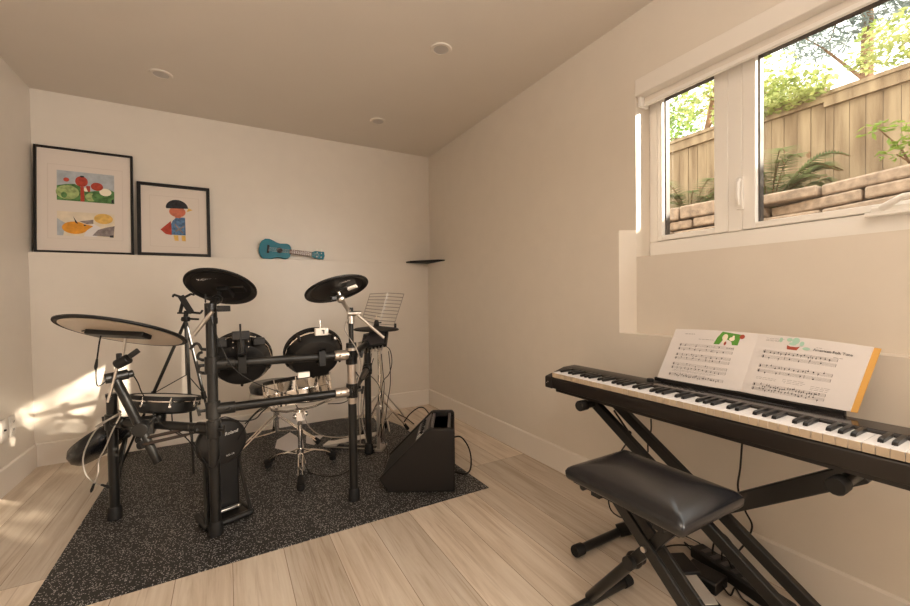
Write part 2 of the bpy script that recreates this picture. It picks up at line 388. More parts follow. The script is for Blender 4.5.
# wall plates
for y0, y1, z0, z1, lab, kind in ((3.055, 3.125, .282, .402, 'white wall plate with a small round jack, nearer the camera', 0), (3.155, 3.228, .284, .400, 'white wall plate with two sockets, nearer the back corner', 1)):
    t = thing('wall_outlet', lab, 'wall plate', (XL-E, (y0+y1)/2, z0), 'wall plates low on the left wall')
    b = MB(); b.box((XL-E, y0, z0), (XL+.001, y1, z1)); b.build('cover_plate', M['plate'], t, bevel=.003)
    yc, zc = (y0+y1)/2, (z0+z1)/2
    if kind == 0:
        b = MB(); b.lathe([(0, 0), (.006, 0), (.006, .008), (0, .008)], frame_m((XL+.0005, yc, zc), (1, 0, 0)), 12); b.build('jack', M['slot'], t)
    else:
        for dz in (-.022, .022):
            b = MB(); b.box((XL, yc-.016, zc+dz-.015), (XL+.004, yc+.016, zc+dz+.015)); k = b.build('socket', M['plate'], t, bevel=.002)
            b = MB(); b.box((XL+.003, yc-.008, zc+dz-.006), (XL+.0045, yc-.005, zc+dz+.006)); b.box((XL+.003, yc+.005, zc+dz-.006), (XL+.0045, yc+.008, zc+dz+.006)); b.build('slot', M['slot'], k)

# ------------------------------------------------------------------ pictures on the ledge
def picture(x0, x1, h, bw, label, yb, yt, painter, depth=.022):
    t = thing('framed_picture', label, 'picture', ((x0+x1)/2, yb, ZL))
    w = x1-x0
    # local: x right, y up the frame, z toward the viewer
    up = Vector((0, yt-yb, math.sqrt(h*h-(yt-yb)**2)))/h
    n = Vector((1, 0, 0)).cross(up)                        # points to the viewer (-Y)
    R = Matrix(((1, 0, n.x, x0), (0, up.y, n.y, yb), (0, up.z, n.z, ZL), (0, 0, 0, 1)))
    b = MB(); b.M = R
    b.box((0, 0, 0), (bw, h, depth)); b.box((w-bw, 0, 0), (w, h, depth)); b.box((bw, 0, 0), (w-bw, bw, depth)); b.box((bw, h-bw, 0), (w-bw, h, depth)); b.box((bw, bw, 0), (w-bw, h-bw, .004))
    b.build('frame', M['frame'], t, bevel=.0015)
    b = MB(); b.M = R; b.box((bw-.001, bw-.001, .006), (w-bw+.001, h-bw+.001, .010)); mb = b.build('mat_board', M['matboard'], t, smooth=0)
    painter(t, R, w, h)
def flat(b, pts, z=.0106, th=.0003):
    b.prism([(x, y, z) for x, y in pts], (0, 0, th))
def ell(cx, cy, rx, ry, n=20, a0=0, a1=2*PI):
    return [(cx+rx*math.cos(a0+(a1-a0)*k/(n if a1-a0 > 6 else n-1)), cy+ry*math.sin(a0+(a1-a0)*k/(n if a1-a0 > 6 else n-1))) for k in range(n)]
def art1(t, R, w, h):
    def outline(b, u0, v0, u1, v1, tt=.002, z=.0102):
        for a in (((u0, v0), (u1, v0+tt)), ((u0, v1-tt), (u1, v1)), ((u0, v0), (u0+tt, v1)), ((u1-tt, v0), (u1, v1))):
            b.box((a[0][0], a[0][1], z), (a[1][0], a[1][1], z+.0008))
    b = MB(); b.M = R; outline(b, w*.125, h*.135, w*.885, h*.84); b.build('mat_edge', M['matline'], t, smooth=0)
    x0, x1 = w*.215, w*.795; W = x1-x0
    y0, y1 = h*.50, h*.785; A = y1-y0
    g = lambda u, v: (x0+u*W, y0+v*A)
    ms = [M[k] for k in ('artsky', 'artgreen', 'artgreen2', 'artred', 'artblack', 'cream')]
    b = MB(); b.M = R
    b.mi = 0; flat(b, [g(0,0), g(1,0), g(1,1), g(0,1)])
    b.mi = 1; flat(b, [g(0,0), g(1,0), g(1,.42), g(.9,.5), g(.78,.42), g(.66,.40), g(.55,.36), g(.42,.48), g(.30,.58), g(.15,.55), g(0,.48)], .0109)
    b.mi = 2; flat(b, [g(*p) for p in ell(.18,.28,.20,.24)], .0112); flat(b, [g(*p) for p in ell(.58,.17,.10,.14)], .0112)
    b.mi = 1; flat(b, [g(*p) for p in ell(.70,.20,.10,.17)], .0114); flat(b, [g(*p) for p in ell(.12,.18,.05,.10)], .0114); flat(b, [g(*p) for p in ell(.92,.14,.08,.14)], .0114)
    b.mi = 3; flat(b, [g(.40,0), g(.47,0), g(.46,.5), g(.40,.5)], .0117); flat(b, [g(*p) for p in ell(.42,.68,.11,.18)], .0118)
    flat(b, [g(.5,.55), g(.57,.55), g(.57,.35), g(.53,.35), g(.50,.48)], .0117); flat(b, [g(*p) for p in ell(.69,.55,.11,.14)], .0117); flat(b, [g(*p) for p in ell(.16,.70,.05,.07)], .0117)
    b.mi = 5; flat(b, [g(*p) for p in ell(.50,.42,.05,.07)], .0116); flat(b, [g(*p) for p in ell(.84,.38,.11,.13)], .0116)
    b.mi = 4; flat(b, [g(*p) for p in ell(.43,.85,.04,.03)], .0121); flat(b, [g(.95,.02), g(.99,.02), g(.99,.18), g(.95,.12)], .0121)
    b.build('upper_painting', ms, t, smooth=0)['label'] = 'painting of red trees over green bushes'
    y0, y1 = h*.165, h*.395; A = y1-y0
    ms = [M[k] for k in ('artcream', 'artorange', 'artyellow', 'artgrey', 'artblack', 'artsky', 'paper')]
    b = MB(); b.M = R
    b.mi = 0; flat(b, [g(0,0), g(1,0), g(1,1), g(0,1)])
    b.mi = 5; flat(b, [g(0,0), g(.1,0), g(.15,.5), g(0,.7)], .0109)
    b.mi = 6; flat(b, [g(.45,0), g(.68,0), g(.75,.4), g(.62,.55), g(.5,.3)], .0109)
    b.mi = 2; flat(b, [g(*p) for p in ell(.80,.78,.17,.22)], .0110)
    b.mi = 1; flat(b, [g(*p) for p in ell(.30,.34,.22,.26)], .0112); flat(b, [g(.35,.55), g(.62,.45), g(.5,.25), g(.3,.2)], .0113)
    b.mi = 3; flat(b, [g(.60,.05), g(.98,.02), g(1,.5), g(.85,.42), g(.7,.3)], .0112); flat(b, [g(.38,.62), g(.62,.72), g(.62,.55), g(.5,.52)], .0115)
    b.mi = 4; flat(b, [g(.27,.82), g(.36,.50), g(.31,.55)], .0117); flat(b, [g(*p) for p in ell(.47,.46,.02,.03)], .0118); flat(b, [g(.91,.0), g(.98,.0), g(.98,.1), g(.91,.08)], .0117)
    b.build('lower_painting', ms, t, smooth=0)['label'] = 'painting of an orange animal beside grey rock'
def art2(t, R, w, h):
    b = MB(); b.M = R
    for a in (((.16,.13),(.84,.135)), ((.16,.83),(.84,.835)), ((.16,.13),(.165,.835)), ((.835,.13),(.84,.835))):
        b.box((a[0][0]*w, a[0][1]*h, .0102), (a[1][0]*w, a[1][1]*h, .011))
    b.build('mat_edge', M['matline'], t, smooth=0)
    g = lambda u, v: (u*w, v*h)
    ms = [M[k] for k in ('artblack', 'artpink', 'artblue', 'artred', 'artyellow', 'artgrey')]
    b = MB(); b.M = R
    b.mi = 2; flat(b, [g(.47,.50), g(.52,.55), g(.64,.55), g(.645,.30), g(.45,.30), g(.43,.42)], .0106)
    b.mi = 3; flat(b, [g(.44,.49), g(.30,.365), g(.37,.305), g(.45,.295), g(.45,.42)], .0110)
    b.mi = 1; flat(b, [g(*p) for p in ell(.535,.625,.115,.075)], .0109); flat(b, [g(.50,.54), g(.58,.54), g(.57,.60), g(.51,.60)], .0108)
    b.mi = 0; flat(b, [g(*p) for p in [(.385,.665)] + ell(.53,.68,.155,.115, 14, 0, PI) + [(.385,.665)][:0]], .0113)
    b.mi = 4; flat(b, [g(.66,.63), g(.75,.665), g(.69,.69)], .0109); flat(b, [g(.475,.295), g(.54,.295), g(.545,.215), g(.49,.22)], .0107); flat(b, [g(.585,.295), g(.64,.295), g(.645,.215), g(.59,.22)], .0107)
    b.mi = 5; flat(b, [g(.50,.46), g(.62,.33), g(.60,.32), g(.49,.44)], .0110); flat(b, [g(.50,.36), g(.63,.44), g(.63,.42), g(.51,.34)], .0112)
    b.build('painting', ms, t, smooth=0)
picture(-1.046, -.548, .690, .013, 'taller black framed picture with two small watercolours in a pale mat', 3.525, 3.572, art1, .024)
picture(-.528, -.094, .520, .021, 'smaller black framed picture of a bird in a beret and cape', 3.530, 3.568, art2, .024)

# ------------------------------------------------------------------ ukulele on the ledge
uk = thing('ukulele', 'teal ukulele lying on its side on the back wall ledge', 'ukulele', (.42, 3.545, ZL))
ang = math.radians(-5.0)
UB = Matrix.Translation((.232, 3.556, ZL+.0875)) @ Matrix.Rotation(ang, 4, 'Y').inverted() @ Matrix.Rotation(PI/2, 4, 'X')   # x along the neck, y up, z toward -Y
def ukout(k=1.):
    pts = []
    prof = [(0,.0),(.004,.035),(.016,.060),(.040,.080),(.070,.083),(.100,.073),(.125,.061),(.150,.056),(.175,.059),(.200,.062),(.220,.056),(.232,.040),(.237,.018)]
    for x, y in prof: pts.append((x, y))
    for x, y in prof[::-1][:-1]: pts.append((x, -y))
    return pts
b = MB(); b.M = UB; b.prism([(x, y, -.028) for x, y in ukout()], (0, 0, .056)); b.build('body', M['teal'], uk, bevel=.004)
b = MB(); b.M = UB; b.lathe([(0,0),(.023,0),(.023,.0008),(0,.0008)], Matrix.Translation((.150, 0, .0282)), 28); b.build('sound_hole', M['dark'], uk)
b = MB(); b.M = UB; b.box((.058, -.032, .028), (.074, .032, .035)); b.build('bridge', M['dark'], uk, bevel=.002)
b = MB(); b.M = UB; b.box((.225, -.019, .020), (.400, .019, .036)); nk = b.build('neck', M['walnut'], uk, bevel=.004)
b = MB(); b.M = UB
for i in range(10): b.box((.245+i*.016, -.0185, .036), (.2462+i*.016, .0185, .0368))
b.build('fret', M['steel'], nk)
b = MB(); b.M = UB; b.prism([(.400,-.018,.018),(.425,-.031,.016),(.497,-.034,.014),(.505,0,.014),(.497,.034,.014),(.425,.031,.016),(.400,.018,.018)], (0,0,.014)); b.build('headstock', M['teal'], uk, bevel=.002)
for x in (.440, .475):
    for s in (-1, 1):
        b = MB(); b.M = UB; b.tube([(x, s*.028, .026), (x, s*.044, .026)], .003, 8); b.lathe([(0,0),(.0075,0),(.0075,.006),(0,.006)], Matrix.Translation((x, s*.047, .023)), 12); b.lathe([(0,0),(.004,0),(.004,.010),(0,.010)], Matrix.Translation((x, s*.016, .030)), 10)
        b.build('tuning_peg', M['plate'], uk)
b = MB(); b.M = UB
for s in (-1.5, -.5, .5, 1.5): b.tube([(.066, s*.009, .0365), (.40, s*.007, .0385), (.458, s*.010, .034)], .0006, 5)
b.build('strings', M['ink'], uk)

# dark corner shelf lying across the ledge corner
b = MB(); b.prism([(1.50, YB-.002, ZL), (1.50, YU-.002, ZL), (XU-.002, YU-.002, ZL), (XU-.002, 3.27, ZL), (XR-.002, 3.27, ZL)], (0, 0, .022))
tag(b.build('corner_shelf', M['black'], bevel=.002), 'small dark wedge-shaped board across the ledge corner', 'shelf')

# ------------------------------------------------------------------ floor mat
b = MB(); b.prism([(-.606, 1.802, 0), (1.208, 1.787, 0), (1.203, 2.1, 0), (1.196, 3.0, 0), (1.139, 3.228, 0), (1.05, 3.35, 0), (.80, 3.465, 0), (-.612, 3.465, 0)], (0, 0, .005))
tag(b.build('floor_mat', M['mat'], bevel=.0015), 'black white-speckled rubber mat under the drum kit', 'mat')
FZ = .005

# ------------------------------------------------------------------ drum rack
rk = thing('drum_rack', 'black tubular drum rack with four legs and chrome-tipped cymbal arms', 'drum rack', (.1, 2.25, FZ))
LEGS = [((-.479, 2.440), .597, .597), ((-.060, 2.042), .950, 1.02), ((.545, 2.030), .800, .985), ((.800, 2.590), .790, .790)]
RT = .021
for (x, y), zt, zp in LEGS:
    b = MB(); b.tube([(x, y, FZ+.03), (x, y, zt)], RT, 20)
    if zp > zt:
        b.tube([(x, y, zt-.02), (x, y, zt+.006)], RT+.005, 20); b.tube([(x, y, zt), (x, y, zp)], .0125, 16)
    else: b.tube([(x, y, zt-.012), (x, y, zt+.003)], RT+.002, 20)
    lg = b.build('leg', M['blackm'], rk)
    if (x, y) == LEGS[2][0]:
        b = MB(); b.tube([(x, y, .50), (x, y, .795)], RT+.0012, 20); b.build('painted_sheen', M['painted_sheen'], lg)  # pale tube paints the reflected light onto this black leg
    b = MB(); b.lathe([(.026, 0), (.0295, .004), (.027, .055), (.022, .062)], Matrix.Translation((x, y, FZ)), 20); b.build('rubber_foot', M['rubber'], lg)
def crossbar(i, j, z0, z1, metal=False):
    a = Vector((*LEGS[i][0], z0)); c = Vector((*LEGS[j][0], z1)); d = (c-a).normalized()
    b = MB(); b.tube([a+d*.02, c-d*.02], .0195, 20); cb = b.build('crossbar', M['blackm'], rk)
    for p, s in ((a, 1), (c, -1)):
        b = MB(); b.tube([p+d*s*.015, p+d*s*.085], .0255, 20); b.tube([p+Vector((0,0,-.036)), p+Vector((0,0,.036))], .0285, 20)
        n = Vector((d.y, -d.x, 0)); n = n if n.y < 0 else -n
        b.tube([p+d*s*.06+n*.02, p+d*s*.06+n*.036], .007, 8)
        bright = (i, j) == (1, 2) and s == -1  # clamps whose pale colour stands in for reflected light
        cl = b.build('clamp', M['painted_sheen' if bright else 'blackm'], rk, bevel=.002)
        if bright: cl['label'] = 'bare pipe clamp with painted reflection'
        b = MB(); q = p - d*s*.028; b.tube([q, q-d*s*.022], .007, 8); b.bar(q-d*s*.022+Vector((0,0,-.020)), q-d*s*.030+Vector((0,0,.020)), .006, .012, d)
        b.build('wing_bolt', M['blackm'], cl, bevel=.002)
crossbar(0, 1, .468, .472); crossbar(1, 2, .752, .747); crossbar(1, 2, .556, .560); crossbar(2, 3, .735, .735); crossbar(2, 3, .565, .565)
# arms: clamp collar, rod, tilter
C1, N1 = Vector((-.019, 2.172, 1.095)), Vector((.217, .477, .852)).normalized()
C2, N2 = Vector((.466, 1.975, 1.080)), Vector((-.153, .39, .908)).normalized()
CR, NR = Vector((-.376, 2.166, .907)), Vector((.227, .281, .933)).normalized()
b = MB(); t = Vector((-.060, 2.042, 1.0)); m1 = C1 - N1*.034
b.tube([t-Vector((0,0,.045)), t+Vector((0,0,.02))], .024, 16); b.tube([t+Vector((0,-.01,0)), Vector((-.045, 2.065, 1.03)), m1-Vector((.01,.02,.03))], .014, 12)
b.sphere(m1-Vector((.01,.02,.03)), .022); b.tube([m1-Vector((.01,.02,.03)), m1+N1*.03], .009, 10); b.cbox(t+Vector((.05,-.012,-.005)), (.05, .022, .026)); b.tube([t+Vector((.02,-.012,-.005)), t+Vector((.03,-.012,-.005))], .012, 10)
a1 = b.build('cymbal_arm', M['blackm'], rk, bevel=.002)
b = MB(); b.tube([(-.052, 2.010, .985), (-.125, 2.040, .885)], .0085, 12); b.build('counter_rod', M['steel'], a1)
b = MB(); b.tube([m1-Vector((.03,.03,.02)), m1-Vector((.055,.045,.025))], .006, 8); b.bar(m1-Vector((.055,.045,.045)), m1-Vector((.055,.045,.005)), .006, .014); b.build('wing_nut', M['blackm'], a1, bevel=.002)
b = MB(); t = Vector((.545, 2.030, .955)); m2 = C2 - N2*.034
b.tube([t-Vector((0,0,.05)), t+Vector((0,0,.012))], .020, 16); b.tube([t+Vector((0,0,.0)), Vector((.512, 2.015, 1.0)), m2-Vector((-.012,-.012,.02))], .011, 12)
b.sphere(m2-Vector((-.012,-.012,.02)), .021); b.tube([m2-Vector((-.012,-.012,.02)), m2+N2*.03], .0075, 10); b.tube([t+Vector((-.02,-.018,0)), t+Vector((.045,-.03,0))], .012, 12)
a2 = b.build('cymbal_arm', M['steel'], rk); a2['label'] = 'bare metal cymbal arm'
b = MB(); b.tube([(.560, 2.005, .960), (.690, 1.948, .829)], .0075, 12); b.build('counter_rod', M['steel'], a2)
b = MB(); b.cbox(m2+Vector((-.025,0,-.015)), (.026, .020, .020)); b.build('wing_nut', M['blackm'], a2, bevel=.003)
# ride boom: pipe clamped across the left bar, chrome rod and tilter
pl, pu = Vector((-0.283,2.228,0.308)), Vector((-0.421,2.226,0.694))
b = MB(); b.tube([pl, pu], .0185, 18)
rd = b.build('boom_pipe', M['blackm'], rk)
k = pl + (pu-pl)*.42
b = MB(); b.cbox(k+Vector((.01,.045,.0)), (.075, .07, .07)); b.tube([k+Vector((0,-.03,0)), k+Vector((0,.03,0))], .03, 16); b.tube([k+Vector((.03,-.03,.02)), k+Vector((.055,-.035,.05))], .007, 8)
b.build('clamp', M['blackm'], rk, bevel=.006)
b = MB(); b.tube([pu-Vector((.035,.01,-.01)), pu+Vector((.04,.015,.02))], .022, 14); b.tube([pu+Vector((.03,.02,.015)), pu+Vector((.055,.03,.02))], .016, 12)
b.build('clamp', M['blackm'], rk, bevel=.003)
q0, q1 = Vector((-0.447,2.215,0.605)), Vector((-0.397,2.184,0.801))
b = MB(); b.tube([q0, q1], .0065, 12); b.build('boom_rod', M['chrome'], rd)
b = MB(); qt = Vector((-0.390,2.178,0.784)); b.tube([q1-Vector((0,0,.03)), q1+Vector((0,0,.012))], .014, 12); b.tube([qt-Vector((.02,-.01,.02)), qt+Vector((.025,-.01,.006))], .021, 14); b.bar(qt+Vector((.025,-.01,.012)), qt+Vector((.06,-.02,.04)), .012, .022); b.build('tilter', M['blackm'], rk, bevel=.003)
b = MB(); b.tube([qt, CR+NR*.045], .0055, 10); b.lathe([(.020,0),(.026,.004),(.026,.008),(.020,.010)], frame_m(CR-NR*.022, NR), 18); b.build('tilter_rod', M['steel'], rk)
# tom brackets on the upper bar
for x, yb, zt in ((.055, 2.040, .925), (.398, 2.034, .930)):
    b = MB(); b.tube([(x, yb-.024, .775), (x, yb+.024, .775)], .012, 10); b.box((x-.017, yb-.030, .705), (x+.017, yb-.018, .79)); b.box((x-.017, yb-.030, .775), (x+.017, yb+.028, .79)); b.box((x-.017, yb-.03, .712), (x+.017, yb+.024, .722))
    br = b.build('tom_bracket', M['blackm'], rk, bevel=.003)
    b = MB(); b.tube([(x, yb-.006, .78), (x-.004, yb-.004, zt)], .0042, 10); b.build('tom_rod', M['blackm' if x < .2 else 'steel'], br)

# ------------------------------------------------------------------ cymbal pads
def cymbal(label, c, n, r, bottom, group, txt=None, sticker=None, box_dir=None, boxsize=(.07,.055,.03)):
    t = thing('cymbal_pad', label, 'cymbal', c, group)
    X = frame_m(c, n, (0, -1, 0))
    b = MB(); b.lathe([(.020, .020), (.045, .016), (r*.6, .010), (r-.008, .003), (r, -.001), (r, -.006), (r-.010, -.009), (r-.012, -.007), (r*.84, -.004), (r*.82, -.002), (.020, .006)], X, 56, True)
    b.build('playing_surface', M['pad'], t, smooth=50)
    b = MB(); b.lathe([(0, -.004), (.02, -.012), (r*.34, -.011), (r*(.92 if bottom is M['tanunder'] else .80), -.0095 if bottom is M['tanunder'] else -.004), (r*.80, -.0015), (0, .004)], X, 48); b.build('underside', bottom, t, smooth=50)
    b = MB(); b.torus(r-.005, .0052, X @ Matrix.Translation((0,0,-.004)), 56, 8); b.build('rubber_edge', M['rubber'], t)
    b = MB(); b.lathe([(.006,.020),(.018,.020),(.018,.032),(.012,.038),(.006,.038)], X, 16); b.build('felt_nut', M['rubber'], t)
    return t, X
c1t, X1 = cymbal('black crash cymbal pad high on the left rack post, tilted toward the wall', C1, N1, .1525, M['under'], 'cymbal pads on the drum rack')
vx = Vector((1,0,0)); 
def pmat(c, n, right):     # a frame lying on the UNDERSIDE of a disc: z out of the underside, x roughly along `right`
    z = -Vector(n).normalized(); x = Vector(right); x = (x - z*x.dot(z)).normalized(); y = z.cross(x)
    return Matrix(((x[0],y[0],z[0],c[0]),(x[1],y[1],z[1],c[1]),(x[2],y[2],z[2],c[2]),(0,0,0,1)))
U1 = pmat(C1, N1, (.87, -.49, -.03))
b = MB(); b.M = U1; b.box((-.010, -.055, .006), (.040, .020, .032)); b.box((.040, -.035, .005), (.105, .012, .016)); b.build('sensor_box', M['black'], c1t, bevel=.004)
text('lettering', 'V-CYMBAL', .017, U1 @ Matrix.Translation((-.025, .072, .0078)), M['ink'], c1t, sx=1.15)
c2t, X2 = cymbal('black crash cymbal pad with a pale sticker, above the right tom', C2, N2, .1525, M['under'], 'cymbal pads on the drum rack')
U2 = pmat(C2, N2, (.87, -.49, .18))
b = MB(); b.M = U2; b.box((-.03, -.03, .006), (.05, .02, .020)); b.build('sensor_box', M['black'], c2t, bevel=.004)
b = MB(); b.M = U2; b.box((.045, -.024, .012), (.092, .002, .0215)); b.build('sticker', M['sticker'], c2t, bevel=.001)
text('lettering', 'V-CYMBAL', .013, U2 @ Matrix.Translation((.05, .065, .0078)), M['lens'], c2t, sx=1.15)
rt, XR_ = cymbal('large ride cymbal pad with tan underside at the far left', CR, NR, .2286, M['tanunder'], 'cymbal pads on the drum rack')
UR = pmat(CR, NR, (.87, -.49, -.05))
b = MB(); b.M = UR; b.box((-.125, -.010, .008), (.115, .048, .030)); b.build('sensor_box', M['black'], rt, bevel=.005)

# ------------------------------------------------------------------ tom pads
def tom(label, c, n, r, dep, box_at, boxm, group):
    c = Vector(c); n = Vector(n).normalized(); X = frame_m(c, n)
    t = thing('tom_pad', label, 'drum', c - n*dep, group)
    b = MB(); b.lathe([(0, -dep), (r*.55, -dep), (r*.80, -dep*.86), (r*.93, -dep*.45), (r*.955, -.012), (r*.955, 0), (0, 0)], X, 48); sh = b.build('shell', M['black'], t, smooth=40)
    b = MB(); b.lathe([(r*.955, -.014), (r+.004, -.014), (r+.005, .008), (r-.002, .011), (r*.955, .008)], X, 48, True); b.build('hoop', M['rubber'], t)
    b = MB(); b.torus(r*.972, .0042, X @ Matrix.Translation((0,0,-.0215)), 56, 8); b.build('bright_gap_ring', M['chrome'], t)  # bright ring put in for the lit gap under the hoop
    b = MB(); b.lathe([(0, .002), (r*.94, .002), (r*.94, .006), (0, .006)], X, 48); b.build('mesh_head', M['mesh'], t)
    for k in range(5):
        a = 2*PI*k/5 + PI/2 + PI/5
        p = X @ Vector((r*.985*math.cos(a), r*.985*math.sin(a), -.024)); q = X @ Vector((r*.95*math.cos(a), r*.95*math.sin(a), -.05))
        b = MB(); b.tube([X @ Vector((r*.99*math.cos(a), r*.99*math.sin(a), .010)), p, q], [.006, .008, .006], 8); b.build('lug', M['black'], t)
    return t, X
Z = [0]
t1, XT1 = tom('black tom pad hung left on the upper rack bar', (.057, 2.186, .755), (.065, .923, .379), .132, .082, None, None, 'tom pads on the upper bar')
bx = Vector((.053, 2.052, .872))
b = MB(); b.cbox(bx, (.072, .040, .038)); b.cbox(bx+Vector((0, .03, -.045)), (.030, .05, .09)); bk = b.build('mount_block', M['black'], t1, bevel=.004)
b = MB(); b.cbox(bx+Vector((.075, .035, -.035)), (.05, .04, .034)); b.build('jack_housing', M['black'], t1, bevel=.004)
b = MB(); b.cbox(bx+Vector((-.075, .035, -.03)), (.04, .04, .04)); b.build('jack_housing', M['black'], t1, bevel=.004)
for dx, dz in ((-.03,-.03),(.03,-.03),(-.03,-.055),(.03,-.055),(-.058,-.015),(.058,-.012)):
    b = MB(); b.sphere(bx+Vector((dx, .012, dz)), .0042, 8); b.build('screw', M['chrome'], t1)
t2, XT2 = tom('black tom pad with a pale mount block, right on the upper rack bar', (.377, 2.118, .768), (.013, .851, .525), .137, .082, None, None, 'tom pads on the upper bar')
bx = Vector((.398, 2.022, .872))
b = MB(); b.cbox(bx, (.062, .034, .036)); b.cbox(bx+Vector((0, .03, -.05)), (.026, .05, .09)); bk = b.build('mount_block', M['sticker'], t2, bevel=.004); bk['label'] = 'pale mount block'
b = MB(); b.cbox(bx+Vector((.008, -.018, 0)), (.006, .004, .018)); b.cbox(bx+Vector((.004, -.018, .006)), (.010, .004, .005)); b.build('keyhole', M['slot'], bk)
b = MB(); b.cbox(bx+Vector((-.06, .03, -.055)), (.05, .035, .022)); b.build('jack_housing', M['steel'], t2, bevel=.004)
b = MB(); b.cbox(bx+Vector((.055, .035, -.04)), (.04, .03, .02)); b.build('jack_housing', M['steel'], t2, bevel=.004)
b = MB(); b.M = Matrix.Translation((.315, 2.038, .668)) @ rotz(.2); b.cbox((0, 0, 0), (.055, .012, .026)); b.build('sticker', M['sticker'], t2, bevel=.001)
for dx, dz in ((-.035,-.04),(.03,-.035),(-.02,-.065)):
    b = MB(); b.sphere(bx+Vector((dx, .012, dz)), .0045, 8); b.build('screw', M['chrome'], t2)
# thin floor tom pad on the left bar
FC, FN = Vector((-.262, 2.390, .566)), Vector((.165, .145, 1)).normalized()
XF = frame_m(FC, FN, (0, 1, 0))
ft = thing('floor_tom_pad', 'shallow black drum pad with chrome lugs on the left rack bar', 'drum', FC-FN*.06, None)
b = MB(); b.lathe([(0, -.072), (.10, -.072), (.128, -.062), (.134, -.030), (.134, -.002), (0, -.002)], XF, 48); b.build('shell', M['black'], ft, smooth=40)
b = MB(); b.lathe([(.134, -.008), (.146, -.008), (.147, .006), (.141, .009), (.134, .006)], XF, 48, True); b.build('hoop', M['rubber'], ft)
b = MB(); b.torus(.1405, .0035, XF @ Matrix.Translation((0,0,-.014)), 56, 8); b.build('bright_gap_ring', M['chrome'], ft)
b = MB(); b.lathe([(0, 0), (.133, 0), (.133, .004), (0, .004)], XF, 48); b.build('mesh_head', M['mesh'], ft)
for k in range(8):
    a = 2*PI*k/8+.2
    b = MB(); b.tube([XF @ Vector((.143*math.cos(a), .143*math.sin(a), .006)), XF @ Vector((.143*math.cos(a), .143*math.sin(a), -.034))], .0045, 8); b.tube([XF @ Vector((.131*math.cos(a), .131*math.sin(a), -.034)), XF @ Vector((.147*math.cos(a), .147*math.sin(a), -.034))], .006, 8); b.build('lug', M['chrome'], ft)
b = MB(); b.bar((-.275, 2.30, .50), (-.275, 2.235, .475), .04, .03); b.tube([(-.275, 2.33, .50), (-.275, 2.24, .505)], .010, 10); b.build('mount_bracket', M['blackm'], ft, bevel=.004)

# ------------------------------------------------------------------ snare drum on its stand
SC_, SN = Vector((.347, 2.475, .572)), Vector((-.064, .235, 1)).normalized()
XS = frame_m(SC_, SN, (0, 1, 0))
sn = thing('snare_drum', 'chrome snare drum with white head on a low stand behind the rack', 'drum', SC_-SN*.15)
b = MB(); b.lathe([(.172, -.135), (.1745, -.130), (.1745, -.075), (.1765, -.072), (.1765, -.062), (.1745, -.059), (.1745, -.004), (.172, 0)], XS, 64); b.build('shell', M['chrome'], sn, smooth=50)
b = MB(); b.lathe([(.176, -.008), (.183, -.008), (.185, .003), (.182, .007), (.178, .006)], XS, 64, True); b.build('upper_hoop', M['black'], sn)
b = MB(); b.lathe([(.176, -.140), (.184, -.140), (.186, -.122), (.178, -.120)], XS, 64, True); b.build('lower_hoop', M['chrome'], sn)
b = MB(); b.lathe([(0, .0), (.177, .0), (.177, .004), (0, .004)], XS, 64); b.build('drum_head', M['mesh'], sn)
for k in range(10):
    a = 2*PI*k/10 + .15; ca, sa = math.cos(a), math.sin(a)
    b = MB(); b.tube([XS @ Vector((.186*ca, .186*sa, .006)), XS @ Vector((.186*ca, .186*sa, -.132))], .0024, 8); b.tube([XS @ Vector((.180*ca, .180*sa, -.045)), XS @ Vector((.180*ca, .180*sa, -.09))], .0055, 8); b.build('tension_rod', M['chrome'], sn)
ss = thing('snare_stand', 'chrome tripod stand holding up the snare drum', 'stand', (.362, 2.515, FZ))
sx, sy = .362, 2.515
b = MB(); b.tube([(sx, sy, .085), (sx, sy, .30)], .0125, 14); b.tube([(sx, sy, .22), (sx, sy, .26)], .018, 14); b.tube([(sx, sy, .25), (sx-.004, sy-.01, .345)], .0085, 12); b.build('pole', M['chrome'], ss)
bt = SC_-SN*.142
b = MB(); b.tube([(sx-.004, sy-.01, .335), (sx-.006, sy-.012, .385)], .021, 14); b.sphere((sx+.03, sy-.02, .355), .016); b.sphere((sx-.03, sy-.03, .350), .014); b.cbox((sx, sy-.035, .35), (.05, .03, .05))
for k in range(3):
    a = 2*PI*k/3 + PI*1.17; p = XS @ Vector((.182*math.cos(a), .182*math.sin(a), -.150)); q = XS @ Vector((.190*math.cos(a), .190*math.sin(a), -.115))
    b.tube([(sx-.006, sy-.012, .378), tuple(Vector((sx, sy, .38)).lerp(p, .5)+Vector((0,0,-.012))), p, q], .006, 8)
b.build('basket', M['chrome'], ss, smooth=50)
for fx, fy in ((.327, 2.285), (.201, 2.705), (.568, 2.610)):
    d = Vector((fx-sx, fy-sy, 0)); pts = [Vector((sx, sy, .118))+d*.05, Vector((sx, sy, .115))+d*.35, Vector((sx, sy, .085))+d*.7, Vector((fx, fy, .045))]
    b = MB(); sd = Vector((-d.y, d.x, 0)).normalized()*.011
    for s in (-1, 1): b.tube([p + sd*s for p in pts], .0048, 8)
    lg = b.build('leg', M['chrome'], ss)
    b = MB(); b.tube([Vector((fx, fy, .062))-d*.16, Vector((fx, fy, .03))+d*.04], [.016, .021], 12); b.lathe([(.018, 0), (.022, .010), (.018, .03)], Matrix.Translation((fx, fy, FZ)), 14); b.build('rubber_foot', M['rubber'], lg)
    b = MB(); b.tube([Vector((sx, sy, .150)), Vector((sx, sy, .098))+d*.45], .0045, 8); b.build('brace', M['chrome'], ss)
